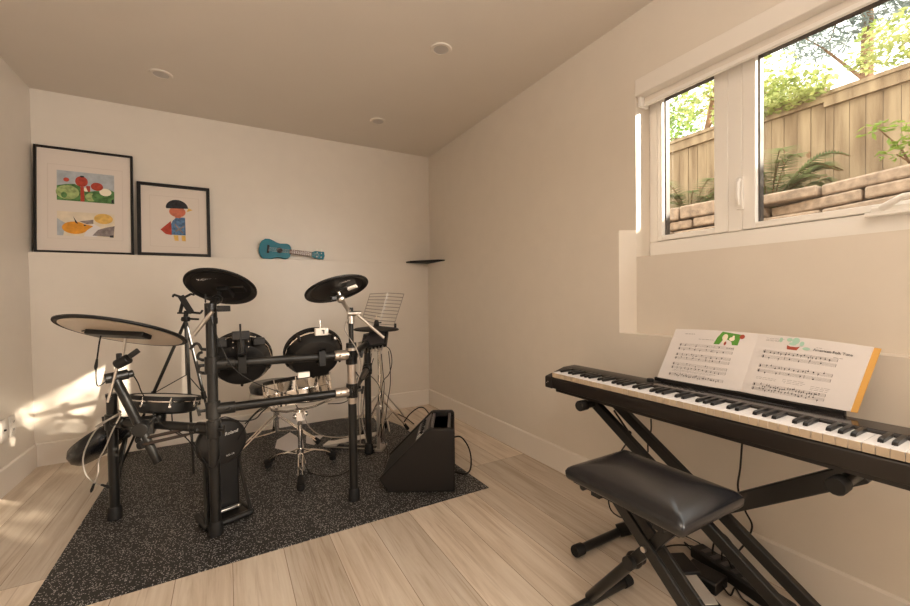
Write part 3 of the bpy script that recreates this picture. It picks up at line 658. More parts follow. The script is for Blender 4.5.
b = MB(); b.tube([(sx, sy, .09), (sx, sy, .15)], .020, 14); b.cable([(sx-.008, sy-.03, .12), (sx-.018, sy-.045, .075), (sx-.010, sy-.055, .045), (sx, sy-.057, .037), (sx+.010, sy-.055, .045), (sx+.018, sy-.045, .075), (sx+.008, sy-.03, .12)], .0035); b.build('collar', M['chrome'], ss)

# ------------------------------------------------------------------ kick drum pad tower
ko = Vector((-.004, 2.112, FZ)); ke = Vector((.949, .316, 0)); kb = Vector((-.316, .949, 0))
KM = Matrix(((ke.x, kb.x, 0, ko.x), (ke.y, kb.y, 0, ko.y), (0, 0, 1, ko.z), (0, 0, 0, 1)))
kt = thing('kick_drum_pad', 'black kick drum pad tower with a round disc, behind the front leg', 'drum', ko)
b = MB(); b.M = KM
b.tube([(-.095, .0, .016), (.095, .0, .016)], .014, 12); b.cbox((0, .075, .012), (.17, .15, .022))
b.tube([(-.094, .0, .016), (-.092, .16, .016)], .013, 12); b.tube([(.094, .0, .016), (.092, .16, .016)], .013, 12)
b.build('base', M['black'], kt, bevel=.004)
for s in (-1, 1):
    b = MB(); b.M = KM; b.tube([(s*.093, .012, .02), (s*.084, .05, .12), (s*.076, .085, .22), (s*.075, .10, .38)], .0085, 10); b.build('side_brace', M['blackm'], kt)
b = MB(); b.M = KM; b.box((-.070, .075, .02), (.070, .125, .40)); b.build('tower', M['black'], kt, bevel=.012)
KC = KM @ Vector((0, .075, .355)); KN = -kb
b = MB(); b.lathe([(.0, -.04), (.100, -.04), (.108, -.03), (.108, -.008), (.100, .004), (.092, .006), (0, .006)], frame_m(KC, KN), 48); b.build('pad_housing', M['under'], kt, smooth=45)
b = MB(); b.torus(.1055, .004, frame_m(KC+kb*.010, KN), 56, 8); b.build('rim', M['rubber'], kt)
def kmat(x, z, d=.0075): 
    p = KC + ke*x + Vector((0, 0, z)) + KN*d
    return Matrix(((ke.x, 0, KN.x, p.x), (ke.y, 0, KN.y, p.y), (0, 1, 0, p.z), (0, 0, 0, 1)))
text('lettering', 'Roland', .021, kmat(.034, .042) @ Matrix.Rotation(.12, 4, 'Z'), M['ink'], kt, shear=.25)
text('lettering', 'KD-10', .010, kmat(.028, -.062) @ Matrix.Rotation(.12, 4, 'Z'), M['ink'], kt, sx=1.3)
b = MB(); b.M = KM; b.cbox((0, .045, .05), (.10, .02, .012)); b.sphere((.045, .03, .055), .010, 8); b.sphere((-.05, .03, .05), .010, 8); b.build('pedal_plate', M['steel'], kt, bevel=.003)

# ------------------------------------------------------------------ hi-hat
hx, hy = .893, 2.620
hs = thing('hi_hat_stand', 'chrome hi-hat stand with silver footboard by the far rack leg', 'stand', (hx, hy, FZ))
b = MB(); b.tube([(hx, hy, .05), (hx, hy, .50)], .0125, 14); b.tube([(hx, hy, .46), (hx, hy, .51)], .018, 14); b.tube([(hx, hy, .50), (hx-.012, hy, .80)], .0095, 12); b.tube([(hx-.012, hy, .79), (hx-.016, hy, .915)], .0032, 8); b.build('pole', M['chrome'], hs)
for fx, fy in ((1.190, 2.860), (.86, 2.93), (1.02, 2.36)):
    if fy < 2.5: fx, fy = 1.06, 2.99
    b = MB(); b.tube([(hx, hy, .355), tuple(Vector((hx, hy, .355)).lerp(Vector((fx, fy, .03)), .96))], .0065, 8); b.tube([tuple(Vector((hx, hy, .355)).lerp(Vector((fx, fy, .03)), .45)), (hx, hy, .16)], .005, 8)
    lg = b.build('leg', M['chrome'], hs)
    b = MB(); b.tube([tuple(Vector((hx, hy, .355)).lerp(Vector((fx, fy, .03)), .88)), (fx, fy, .022)], [.011, .014], 10); b.build('rubber_foot', M['rubber'], lg)
b = MB(); b.tube([(hx, hy, .33), (hx, hy, .38)], .019, 14); b.tube([(hx, hy, .14), (hx, hy, .18)], .017, 14); b.build('leg_collar', M['chrome'], hs)
fd = Vector((.604-hx, 2.848-hy, 0)).normalized(); fs = Vector((-fd.y, fd.x, 0))
b = MB(); p0 = Vector((hx, hy, 0))
b.bar(p0+fd*.03+Vector((0,0,.105)), p0+fd*.36+Vector((0,0,.026)), .085, .010); b.bar(p0+fd*.30+Vector((0,0,.03)), p0+fd*.40+Vector((0,0,.022)), .085, .014)
b.build('footboard', M['silver'], hs, bevel=.003)
b = MB(); 
for s in (-1, 1): b.bar(p0+fs*s*.045+Vector((0,0,FZ+.012)), p0+fs*s*.045+Vector((0,0,.30)), .012, .022, fd); b.tube([p0+fs*s*.035+Vector((0,0,.014)), p0+fs*s*.035+fd*.38+Vector((0,0,.014))], .005, 8)
b.bar(p0-fs*.06+Vector((0,0,FZ+.008)), p0+fs*.06+Vector((0,0,FZ+.008)), .05, .016); b.bar(p0-fs*.05+Vector((0,0,.29)), p0+fs*.05+Vector((0,0,.29)), .03, .018)
b.build('pedal_frame', M['steel'], hs, bevel=.003)
HN = Vector((.02, -.015, 1)).normalized()
ht, XH = cymbal('black hi-hat cymbal pad lying flat on its chrome stand', Vector((.875, 2.620, .822)), HN, .150, M['under'], None)
b = MB(); b.lathe([(.004, .02), (.014, .022), (.016, .045), (.010, .060), (.004, .060)], XH, 14); b.tube([XH @ Vector((.012,0,.035)), XH @ Vector((-.035,0,.042))], .004, 8); b.build('clutch', M['black'], ht)
b = MB(); b.lathe([(.0, -.05), (.035, -.05), (.05, -.035), (.05, -.012), (0, -.008)], XH, 20); b.build('sensor_box', M['black'], ht)
b = MB(); b.cbox((.985, 2.555, .842), (.012, .012, .028)); b.build('cable_clip', M['black'], ht)

# ------------------------------------------------------------------ sound module on the far post
sm = thing('drum_sound_module', 'dark drum sound module box mounted atop the far right rack leg', 'drum module', (.84, 2.56, .68))
mx_ = Matrix.Translation((.835, 2.535, .755)) @ rotz(-.5) @ Matrix.Rotation(.75, 4, 'X') @ Matrix.Rotation(-.25, 4, 'Y')
b = MB(); b.M = mx_; b.cbox((0, 0, 0), (.17, .125, .038)); b.build('housing', M['black'], sm, bevel=.008)
b = MB(); b.M = mx_; b.cbox((0, 0, .020), (.15, .105, .004)); b.build('control_panel', M['panel'], sm, bevel=.002)
for i in range(6):
    b = MB(); b.M = mx_; b.tube([(-.06+i*.024, -.062, .0), (-.06+i*.024, -.095, .0)], .0055, 8); b.build('jack_plug', M['steel'], sm)
b = MB(); b.M = mx_; b.lathe([(0,-.028),(.028,-.028),(.028,-.018),(0,-.018)], None, 20); b.tube([(-.085, -.02, 0), (-.105, -.02, 0)], .022, 16); b.build('mount_knob', M['steel'], sm)
b = MB(); b.bar((.815, 2.545, .735), (.800, 2.585, .72), .04, .03); b.build('mount_plate', M['blackm'], sm, bevel=.003)

# ------------------------------------------------------------------ drum throne behind the snare
tx, ty = .285, 3.03
th = thing('drum_throne', 'round drum stool with black top on chrome tripod, behind the snare', 'stool', (tx, ty, FZ))
b = MB(); b.lathe([(0, .395), (.14, .395), (.16, .405), (.166, .44), (.155, .458), (.12, .464), (0, .464)], Matrix.Translation((tx, ty, 0)), 40); st = b.build('seat', M['leather'], th, smooth=50)
b = MB(); b.lathe([(0, .345), (.15, .345), (.163, .352), (.163, .398), (0, .398)], Matrix.Translation((tx, ty, 0)), 40); b.build('seat_base', M['sticker'], th, smooth=40)
b = MB(); b.tube([(tx, ty, .10), (tx, ty, .345)], .014, 14); b.tube([(tx, ty, .20), (tx, ty, .255)], .021, 14); b.build('pole', M['chrome'], th)
for fx, fy in ((-.015, 2.835), (.545, 2.90), (.30, 3.34)):
    top = Vector((tx, ty, .235)); ft_ = Vector((fx, fy, .03)); d = ft_-top; sd = Vector((-d.y, d.x, 0)).normalized()*.012
    b = MB()
    for s in (-1, 1): b.tube([top+sd*s+d*.05, top+sd*s+d*.93], .0055, 8)
    b.tube([(tx, ty, .115), top+d*.55], .005, 8)
    lg = b.build('leg', M['chrome'], th)
    b = MB(); b.tube([top+d*.88, Vector((fx, fy, .026))], [.015, .019], 12); b.build('rubber_foot', M['rubber'], lg)

# tilted stool behind the left rack leg
tc = Vector((-0.627,2.931,0.246)); tn = Vector((-.557, .314, .77)).normalized()
ts = thing('tilted_stool', 'round black padded stool tipped over behind the left rack leg', 'stool', (-.60, 3.02, FZ))
b = MB(); b.lathe([(0, -.052), (.10, -.052), (.133, -.044), (.150, -.018), (.150, .018), (.133, .044), (.10, .052), (0, .054)], frame_m(tc, tn), 48); b.build('seat', M['leather'], ts, smooth=60)
jt = Vector((-0.512,2.930,0.270))
b = MB(); b.tube([tc-tn*.02, jt], .014, 12); b.sphere(jt, .024); b.build('pole', M['blackm'], ts)
for fx, fy in ((-0.617,3.253,0.010)[:2], (-0.612,3.098,0.010)[:2], (-0.536,2.765,0.010)[:2]):
    b = MB(); b.tube([jt, (fx, fy, FZ+.013)], .0085, 10); b.sphere((fx, fy, FZ+.014), .014, 10); b.build('leg', M['blackm'], ts)

# ------------------------------------------------------------------ tablet tripod and music stand
tp = thing('tablet_tripod', 'thin black tripod with a clawed tablet clamp near the back wall', 'tripod', (-.221, 2.985, FZ))
hd = Vector((-.221, 2.985, .907))
b = MB(); b.tube([hd-Vector((.0,0,.34)), hd+Vector((0,0,.05))], .009, 10); b.lathe([(.0,0),(.022,0),(.026,.012),(.022,.028),(0,.028)], Matrix.Translation(hd+Vector((0,0,-.005))), 16); b.bar(hd+Vector((.0,0,.012)), hd+Vector((.07,-.03,.006)), .012, .012); b.tube([hd+Vector((0,0,.02)), hd+Vector((.005,0,.06))], .013, 10); b.build('head', M['black'], tp, bevel=.002)
for fx, fy in ((-.592, 3.20), (-.052, 2.885), (-.19, 2.83)):
    f = Vector((fx, fy, FZ)); p = hd.lerp(f, .52)
    b = MB(); b.tube([hd, p], .0095, 10); b.tube([p-(f-hd)*.03, p+(f-hd)*.02], .014, 10); b.tube([p, f], .007, 10); b.tube([hd+Vector((0,0,-.335)), hd.lerp(f, .50)], .003, 6); b.build('leg', M['blackm'], tp)
b = MB(); c = hd+Vector((.002, -.005, .095))
ax = ((.87,-.49,0), (.2,.35,.0))
b.bar(c+Vector((.028,-.015,-.045)), c+Vector((-.024,.012,.055)), .034, .024, (0,1,0)); b.bar(c+Vector((-.03,.012,-.045)), c+Vector((-.012,.0,.03)), .018, .016, (0,1,0))
b.bar(c+Vector((-.024,.012,.05)), c+Vector((-.062,.022,.066)), .014, .012, (0,1,0)); b.bar(c+Vector((-.062,.022,.066)), c+Vector((-.066,.018,.050)), .012, .010, (0,1,0))
b.bar(c+Vector((-.010,.006,.045)), c+Vector((.030,-.012,.068)), .014, .012, (0,1,0)); b.bar(c+Vector((.030,-.012,.068)), c+Vector((.048,-.020,.062)), .012, .010, (0,1,0))
b.bar(c+Vector((.028,-.015,-.045)), c+Vector((.078,-.038,-.052)), .014, .012, (0,1,0)); b.bar(c+Vector((.078,-.038,-.052)), c+Vector((.090,-.04,-.032)), .012, .010, (0,1,0)); b.bar(c+Vector((-.045,.02,-.048)), c+Vector((.03,-.015,-.05)), .010, .010, (0,1,0))
b.build('tablet_clamp', M['black'], tp, bevel=.002)

ms = thing('music_stand', 'folding wire music stand in pale metal behind the hi-hat', 'music stand', (1.085, 3.13, FZ))
A, B_, Cc, D = [Vector(p) for p in ((0.951,3.206,0.851), (1.176,3.078,0.807), (1.263,3.069,1.057), (1.022,3.206,1.061))]
m0, m1_ = Vector((1.073,3.147,0.816)), Vector((1.153,3.142,1.067))
b = MB()
n = 10
for i in range(n):
    t = i/(n-1); l = A.lerp(D, t); m = m0.lerp(m1_, t); r = B_.lerp(Cc, t)
    b.tube([l, m], .0032, 6); b.tube([m, r], .0032, 6)
b.tube([A, D], .0022, 6); b.tube([B_, Cc], .0022, 6)
b.build('desk', M['wire'], ms)
b = MB(); b.bar(m0-Vector((0,0,.02)), m1_, .016, .006, (0,1,0)); b.build('spine', M['silver'], ms)
b = MB(); q = Vector((1.085, 3.13, 0)); b.tube([q+Vector((0,0,.10)), m0-Vector((0,0,.01))], .008, 10); b.build('pole', M['steel'], ms)
for k in range(3):
    a = 2*PI*k/3+.4; b = MB(); b.tube([q+Vector((0,0,.28)), q+Vector((.24*math.cos(a), .24*math.sin(a), FZ+.008 if k else FZ+.008))], .005, 8); b.build('leg', M['steel'], ms)

# ------------------------------------------------------------------ wedge amplifier
au = Vector((.868, -.497, 0)); aw = Vector((.497, .868, 0)); A0 = Vector((.720, 2.008, FZ))
AM = Matrix(((au.x, aw.x, 0, A0.x), (au.y, aw.y, 0, A0.y), (0, 0, 1, A0.z), (0, 0, 0, 1)))
am = thing('drum_amplifier', 'black wedge-shaped floor amplifier at the right of the mat', 'amplifier', A0 + au*.17 + aw*.18)
pf = [(0, 0), (.350, 0), (.350, .318), (.338, .332), (.222, .332), (.208, .326), (-.050, .072)]
def aprism(pf, y0, y1):
    b = MB(); b.M = AM; b.prism([(x, y0, z) for x, z in pf], (0, y1-y0, 0)); return b
aprism(pf, 0, .035).build('side_panel', M['tolex'], am, bevel=.006)
aprism(pf, .335, .370).build('side_panel', M['tolex'], am, bevel=.006)
aprism([(.004, .004), (.346, .004), (.346, .30), (.20, .30), (-.040, .072)], .034, .336).build('cabinet', M['tolex'], am)
gd = Vector((.258, 0, .254)).normalized(); gn = Vector((-gd.z, 0, gd.x))
b = MB(); b.M = AM
for (s0, s1, m_) in ((.01, .255, 0),): 
    p0 = Vector((-.048, 0, .070)); b.prism([(p0+gd*s0+gn*-.012+Vector((0, .036, 0))), (p0+gd*s1+gn*-.012+Vector((0,.036,0))), (p0+gd*s1+gn*-.004+Vector((0,.036,0))), (p0+gd*s0+gn*-.004+Vector((0,.036,0)))], (0, .298, 0))
b.build('grille', M['grille'], am)
b = MB(); b.M = AM; p0 = Vector((-.048, .036, .070)); b.prism([p0+gd*.262-gn*.012, p0+gd*.360-gn*.012, p0+gd*.360-gn*.003, p0+gd*.262-gn*.003], (0, .298, 0)); cp = b.build('control_panel', M['panel'], am)
for i in range(7):
    b = MB(); b.M = AM; c = Vector((-.048, .07+i*.035, .070))+gd*.315; b.tube([c-gn*.003, c+gn*.012], .009, 10); b.build('knob', M['black'], cp)
for y in (.05, .085, .16):
    b = MB(); b.M = AM; c = Vector((-.048, y, .070))+gd*.275; b.prism([c+gn*-.002, c+gd*.05+gn*-.002, c+gd*.05+gn*.0005, c+gn*.0005], (0, .006, 0)); b.build('panel_print', M['ink'], cp)
b = MB(); b.M = AM; b.box((.222, .034, .285), (.338, .336, .300)); b.build('recess', M['black'], am)
for x in (.230, .322):
    b = MB(); b.M = AM; b.bar((x, .05, .315), (x, .32, .315), .016, .024); b.build('handle', M['panel'], am, bevel=.004)

# ------------------------------------------------------------------ sheets of paper on the mat
def sheet(ps, lab):
    b = MB(); b.prism([(x, y, FZ+.001) for x, y in ps], (0, 0, .0012)); return tag(b.build('paper_sheet', M['paper'], smooth=0), lab, 'paper', 'loose sheets on the drum mat')
def F(x): return x[:2]
sheet([F((0.269,3.011,0.000)), F((0.298,3.172,0.000)), F((0.404,3.307,0.000)), F((0.461,3.072,0.000)), F((0.436,2.867,0.000)), F((0.349,2.880,0.000))], 'left loose paper sheet on the mat under the stool')
sheet([F((0.495,3.148,0.000)), F((0.615,3.099,0.000)), F((0.512,2.927,0.000)), F((0.470,2.997,0.000))], 'right smaller loose paper sheet on the mat')

# ------------------------------------------------------------------ drumsticks clipped to the left bar
hb = thing('stick_holder', 'small black drumstick holder clamped under the left rack bar', 'holder', (-.30, 2.23, .42))
b = MB(); b.bar((-.345, 2.235, .415), (-.325, 2.225, .420), .045, .03); b.tube([(-.335, 2.245, .425), (-.312, 2.262, .465)], .009, 8); b.build('clip', M['black'], hb, bevel=.003)
b = MB(); b.tube([(-.352, 2.238, .420), (-.338, 2.228, .423)], .018, 12); b.tube([(-.345, 2.212, .400), (-.331, 2.205, .404)], .018, 12); b.build('cup', M['black'], hb)
for (p, q, lab) in (((-.347, 2.234, .421), (-.13, 2.120, .470), 'upper dark drumstick in the clip under the left bar'), ((-.340, 2.209, .402), (-.12, 2.098, .452), 'lower dark drumstick in the clip under the left bar')):
    b = MB(); p, q = Vector(p), Vector(q); b.tube([p, p.lerp(q, .7), p.lerp(q, .95), p.lerp(q, .965), q], [.007, .007, .0035, .005, .003], 10)
    tag(b.build('drumstick', M['walnutdark']), lab, 'drumstick', 'drumsticks')

# ------------------------------------------------------------------ cables
def cable(label, pts, r=.0028, m='rubber', plug=None, group=None):
    b = MB(); b.cable(pts, r)
    if plug is None: return tag(b.build('cable', M[m]), label, 'cable', group)
    t = thing('cable', label, 'cable', pts[-1], group)
    b.build('cord', M[m], t)
    p, q = Vector(pts[-2]), Vector(pts[-1]); d = (q-p).normalized()
    b = MB(); b.tube([q-d*.004, q+d*.028, q+d*.040], [r*1.4, .0065, .004], 10); b.build('plug', M['rubber'], t)
    return t
cable('pale grey cable looped over the left rack leg with hanging plug', [(-0.436,2.387,0.519), (-0.484,2.391,0.488), (-0.531,2.406,0.446), (-0.568,2.427,0.377), (-0.586,2.437,0.309), (-0.576,2.432,0.239), (-0.541,2.412,0.202), (-0.513,2.396,0.192)], .0032, 'greycable', 1)
cable('second grey cable hanging straight down from the left rack bar', [(-0.433,2.369,0.513), (-0.469,2.379,0.434), (-0.496,2.384,0.363), (-0.520,2.391,0.311), (-0.526,2.395,0.251), (-0.543,2.404,0.201)], .0032, 'greycable', 1)
cable('bundle of pale cable wrapped around the left rack leg', [(-0.440,2.404,0.501), (-0.472,2.401,0.493), (-0.517,2.410,0.470), (-0.533,2.419,0.457), (-0.493,2.397,0.484), (-0.440,2.389,0.514), (-0.457,2.441,0.518)], .0036, 'greycable')
cable('black cable with inline plug hanging from the ride cymbal', [(-0.523,2.211,0.912), (-0.494,2.195,0.916), (-0.454,2.172,0.920), (-0.463,2.177,0.853), (-0.472,2.182,0.791)], .0028, 'rubber', 1)
cable('short black cable curling up from the ride plug to the clamp', [(-0.476,2.185,0.766), (-0.477,2.186,0.708), (-0.472,2.188,0.682), (-0.455,2.198,0.691), (-0.438,2.214,0.716)], .0024)
cable('black cable arching from the boom clamp to the floor tom', [(-0.384,2.237,0.728), (-0.369,2.265,0.704), (-0.358,2.306,0.659), (-0.353,2.340,0.615), (-0.336,2.342,0.571), (-0.302,2.246,0.532), (-0.254,2.201,0.473), (-0.199,2.158,0.440), (-0.168,2.138,0.427)], .0026)
cable('thin cable running from the left crash down across the left tom', [(-0.072,2.013,1.008), (-0.052,2.011,0.926), (-0.021,2.012,0.825), (0.015,2.008,0.744), (0.064,2.003,0.691), (0.143,1.993,0.639), (0.268,1.990,0.582), (0.368,1.978,0.561)], .0018)
cable('black cable drooping below the lower bar near the front leg', [(-0.057,2.010,0.509), (-0.016,2.020,0.522), (0.041,2.022,0.494), (0.101,2.028,0.492), (0.131,2.039,0.516), (0.166,2.041,0.543)], .0028)
cable('black cable curving up from the kick pad to the lower bar', [(0.033,2.078,0.394), (0.061,2.059,0.449), (0.082,2.050,0.485), (0.115,2.050,0.516), (0.174,2.045,0.546)], .0024)
cable('black cable looping beside the front leg under the left bar', [(-0.158,2.112,0.486), (-0.143,2.089,0.424), (-0.113,2.063,0.373), (-0.087,2.025,0.324), (-0.062,2.017,0.309), (-0.031,2.026,0.356)], .0026)
cable('black cable hanging under the floor tom to the left bar', [(-0.235,2.320,0.518), (-0.233,2.289,0.483), (-0.221,2.238,0.448), (-0.178,2.170,0.423), (-0.146,2.129,0.390), (-0.123,2.093,0.339)], .0026)
cable('cable along the underside of the lower front bar', [(0.061,2.042,0.472), (0.132,2.047,0.533), (0.229,2.032,0.541), (0.340,2.026,0.536), (0.423,2.018,0.545), (0.504,2.028,0.572)], .0026)
cable('cable swooping across the mat from the snare to the right leg', [(0.368,2.426,0.385), (0.388,2.395,0.315), (0.422,2.287,0.289), (0.466,2.191,0.293), (0.524,2.106,0.308), (0.612,2.193,0.293)], .0028, 'greycable')
cable('thin black cable lying on the mat near the snare stand', [(.365,2.46,.10), (.39,2.40,.04), (0.397,2.479,0.012), (0.457,2.381,0.012), (0.549,2.340,0.012), (0.663,2.414,0.012)], .0024)
n = 0
R2 = random.Random(3)
for k, (lab, x0, y0, x1, y1, m) in enumerate((
    ('black cable hanging from the module along the far rack leg', 372, 352, 368, 440, 'rubber'), ('grey cable strand hanging left of the far rack leg', 364, 350, 357, 446, 'greycable'),
    ('black cable strand bowing right of the far rack leg', 379, 352, 374, 436, 'rubber'), ('dark cable looping outermost right below the sound module', 386, 349, 376, 436, 'rubber'),
    ('grey cable strand between the two right rack legs', 359, 362, 360, 440, 'greycable'), ('dark cable bowing from the module to the right rack leg', 368, 355, 357, 420, 'rubber'))):
    pts = []
    for i in range(6):
        t = i/5; bow = math.sin(t*PI)*(5 if k in (2, 3) else -4)
        pts.append((x0+(x1-x0)*t+bow+R2.uniform(-1,1), y0+(y1-y0)*t))
    CB = {0:.0}
    z0, z1 = .735, .04
    def W(px, py, yy):     # simple strand frame beside the far leg
        return (.80 + (px-368)*.0062*.88 - .0, 2.54 + yy - (px-368)*.0062*.48, .77 - (py-336)*.0064)
    cable(lab, [W(px, py, -.02*k+.03) for px, py in pts], .0026 if m == 'rubber' else .003, m)
for z, l in ((.838, 1), (.792, 0), (.735, 0)):
    b = MB(); b.tube([(-.078, 2.05, z-.02), (-.098, 2.058, z-.018)], .007, 8); b.cable([(-.098, 2.058, z-.018), (-.112, 2.062, z-.008), (-.108, 2.060, z+.010), (-.095, 2.056, z+.016)] if not l else [(-.098, 2.058, z-.018), (-.108, 2.062, z+.004), (-.122, 2.066, z+.006), (-.140, 2.070, z-.016)], .006, 8)
    b.build('wing_bolt', M['blackm'], rk)
cable('dark cable looping in front of the hi-hat under the sound module', [(0.880,2.489,0.725), (0.913,2.470,0.692), (0.925,2.469,0.613), (0.913,2.495,0.532), (0.890,2.549,0.473), (0.884,2.578,0.348)], .0028)
cable('black cable crossing from the right rack leg to the hi-hat pole', [(0.558,2.001,0.661), (0.618,2.101,0.596), (0.721,2.288,0.575), (0.833,2.481,0.479), (0.882,2.568,0.404)], .0026)
cable('grey cable bowing from the right crash arm to the lower bar', [(0.524,2.005,0.934), (0.510,2.013,0.874), (0.559,1.996,0.783), (0.591,2.025,0.685), (0.567,2.017,0.597), (0.548,2.007,0.530)], .0026, 'greycable')
cable('black cable sagging from the module toward the snare', [(0.771,2.525,0.659), (0.734,2.492,0.565), (0.691,2.462,0.462), (0.614,2.452,0.401), (0.511,2.444,0.406)], .0026)
cable('black power cord looping behind the amplifier', [(1.117,2.013,0.225), (1.160,1.996,0.222), (1.195,1.977,0.169), (1.205,1.961,0.103), (1.222,2.002,0.014), (1.165,1.975,0.014), (1.134,2.025,0.014)], .0045)
cable('black cable humping over the mat edge behind the amplifier', [(1.239,3.054,0.013), (1.247,2.945,0.105), (1.273,2.847,0.172), (1.277,2.745,0.195), (1.238,2.562,0.195)], .0045)
cable('black cord lying on the floor toward the back corner', [(1.282,3.293,0.012), (1.296,3.148,0.012), (1.298,2.986,0.005)], .004)
cable('thin cable draped from the hi-hat pedal to the amplifier', [(0.867,2.502,0.118), (0.856,2.397,0.089), (0.820,2.300,0.067), (0.777,2.233,0.041)], .002)

# ------------------------------------------------------------------ digital piano
PY0, PY1 = .118, 1.438
pn = thing('digital_piano', 'black digital piano with white and black keys on a folding stand', 'piano', (1.42, (PY0+PY1)/2, .585))
def yprism(b, pf, y0, y1): b.prism([(x, y0, z) for x, z in pf], (0, y1-y0, 0)); return b
b = MB(); yprism(b, [(1.302,.604),(1.300,.612),(1.300,.650),(1.304,.6525),(1.408,.654),(1.408,.6835),(1.414,.6860),(1.488,.6890),(1.512,.684),(1.526,.668),(1.526,.604)], PY0+.043, PY1-.043)
b.build('body', M['piano'], pn, bevel=.002)
b = MB(); yprism(b, [(1.318,.588),(1.318,.606),(1.53,.606),(1.53,.588)], PY0+.05, PY1-.05); b.build('bottom_tray', M['piano'], pn)
for y0, y1 in ((PY1-.043, PY1), (PY0, PY0+.043)):
    b = MB(); yprism(b, [(1.300,.602),(1.298,.610),(1.298,.650),(1.302,.656),(1.330,.663),(1.408,.6835),(1.414,.6860),(1.488,.6890),(1.512,.684),(1.526,.668),(1.526,.602)], y0, y1)
    ck = b.build('end_cheek', M['piano'], pn, bevel=.002)
    if y1 == PY1:
        b = MB(); b.cbox((1.2985, PY1-.020, .632), (.002, .004, .004)); b.cbox((1.2985, PY1-.012, .626), (.002, .004, .004)); b.build('jack_mark', M['steel'], ck)
KW = (PY1-PY0-.088)/52
ky = PY1-.044
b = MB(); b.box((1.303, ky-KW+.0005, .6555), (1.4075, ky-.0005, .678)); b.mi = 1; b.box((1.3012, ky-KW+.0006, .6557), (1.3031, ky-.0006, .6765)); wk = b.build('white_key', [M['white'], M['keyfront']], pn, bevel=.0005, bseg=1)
for i in range(1, 52):
    o = wk.copy(); COL.objects.link(o); o.parent = pn; o.location.y = -KW*i
b = MB(); yy = ky
b.prism([(1.333, yy+.0055, .6775), (1.4078, yy+.0055, .6775), (1.4078, yy+.0050, .689), (1.342, yy+.0045, .689), (1.335, yy+.0050, .686)], (0, -.0108, 0)); bk = b.build('black_key', M['ebony'], pn, bevel=.001, bseg=1)
first = True
for i in range(1, 52):
    if (i + 5) % 7 in (0, 3): continue          # the left-most key is an A
    o = bk if first else bk.copy()
    if not first: COL.objects.link(o); o.parent = pn
    first = False; o.location.y = -KW*i
b = MB(); yprism(b, [(1.416,.6855),(1.416,.6872),(1.486,.6899),(1.486,.6885)], .30, .975); cpn = b.build('control_panel', M['gloss'], pn)
b = MB(); o_ = b.M; b.M = Matrix.Translation((1.468, .665, .6885)) @ Matrix.Rotation(-.04, 4, 'Y'); b.prism([(.009*math.cos(2*PI*k/28), .125*math.sin(2*PI*k/28), 0) for k in range(28)], (0, 0, .0012)); b.build('speaker_slot', M['dark'], cpn)
for i in range(8):
    b = MB(); b.box((1.440, .93-i*.020, .6860), (1.446, .942-i*.020, .6900)); b.build('button', M['black'], cpn, bevel=.001)
b = MB(); b.lathe([(0,0),(.013,0),(.0135,.010),(.011,.013),(0,.013)], Matrix.Translation((1.452, 1.002, .6870)), 20); b.build('volume_knob', M['black'], pn)
b = MB(); yprism(b, [(1.485,.680),(1.483,.699),(1.486,.7025),(1.491,.700),(1.497,.702),(1.500,.680)], .435, 1.005); yprism(b, [(1.500,.69),(1.556,.85),(1.561,.85),(1.507,.69)], .46, .95)
b.build('music_rest', M['black'], pn)
# open music book on the rest
bkc = thing('music_book', 'open piano music book on the piano rest, orange cover edge showing', 'book', (1.49, .70, .703))
def page(side, u, v, d=0.):      # u from spine to outer edge, v from bottom to top, d toward the reader
    if side > 0: y = .700 + u*(.298 - .012*v) - .024*v; xb = 0
    else: y = .700 - .024*v - u*(.274 + .005*v); xb = 0
    bul = .010*math.sin(min(1, u*2.2)*PI*.5)*(1-.55*u) - .006
    x = 1.489 + .068*v - bul*.95; z = .7035 + .192*v + .004*math.sin(u*PI)*v - (.016*u*v if side < 0 else .003*u)
    return Vector((x - d*.94, y, z + d*.33))
def pagegrid(b, side, d0, d1, u0=0., u1=1., v0=0., v1=1., nu=12, nv=4):
    fr = [[b.v(page(side, u0+(u1-u0)*i/nu, v0+(v1-v0)*j/nv, d1)) for j in range(nv+1)] for i in range(nu+1)]
    bk_ = [[b.v(page(side, u0+(u1-u0)*i/nu, v0+(v1-v0)*j/nv, d0)) for j in range(nv+1)] for i in range(nu+1)]
    for i in range(nu):
        for j in range(nv):
            b.f([fr[i][j], fr[i+1][j], fr[i+1][j+1], fr[i][j+1]]); b.f([bk_[i][j], bk_[i][j+1], bk_[i+1][j+1], bk_[i+1][j]])
    for i in range(nu):
        b.f([fr[i][0], bk_[i][0], bk_[i+1][0], fr[i+1][0]]); b.f([fr[i][nv], fr[i+1][nv], bk_[i+1][nv], bk_[i][nv]])
    for j in range(nv):
        b.f([fr[0][j], fr[0][j+1], bk_[0][j+1], bk_[0][j]]); b.f([fr[nu][j], bk_[nu][j], bk_[nu][j+1], fr[nu][j+1]])
b = MB(); pagegrid(b, 1, -.004, -.0025, 0, .99); pagegrid(b, -1, -.0075, -.005, 0, 1.05); b.build('cover', M['cover'], bkc)
LB, RB = MB(), MB()
pagegrid(LB, 1, -.0026, 0); pagegrid(RB, -1, -.0048, 0, 0, 1.0)
def pl_(b, side, u0, v0, u1, v1, w=.0006):      # printed line
    n = max(1, int(abs(u1-u0)/.08)); pts = [(u0+(u1-u0)*i/n, v0+(v1-v0)*i/n) for i in range(n+1)]
    for (a, c), (e, g) in zip(pts, pts[1:]):
        p, q = page(side, a, c, .0005), page(side, e, g, .0005)
        up = Vector((.33, 0, .94)) if abs(g-c) < abs(e-a) else Vector((0, 1, 0))
        vs = [b.v(p-up*w/2), b.v(q-up*w/2), b.v(q+up*w/2), b.v(p+up*w/2)]; b.f(vs)
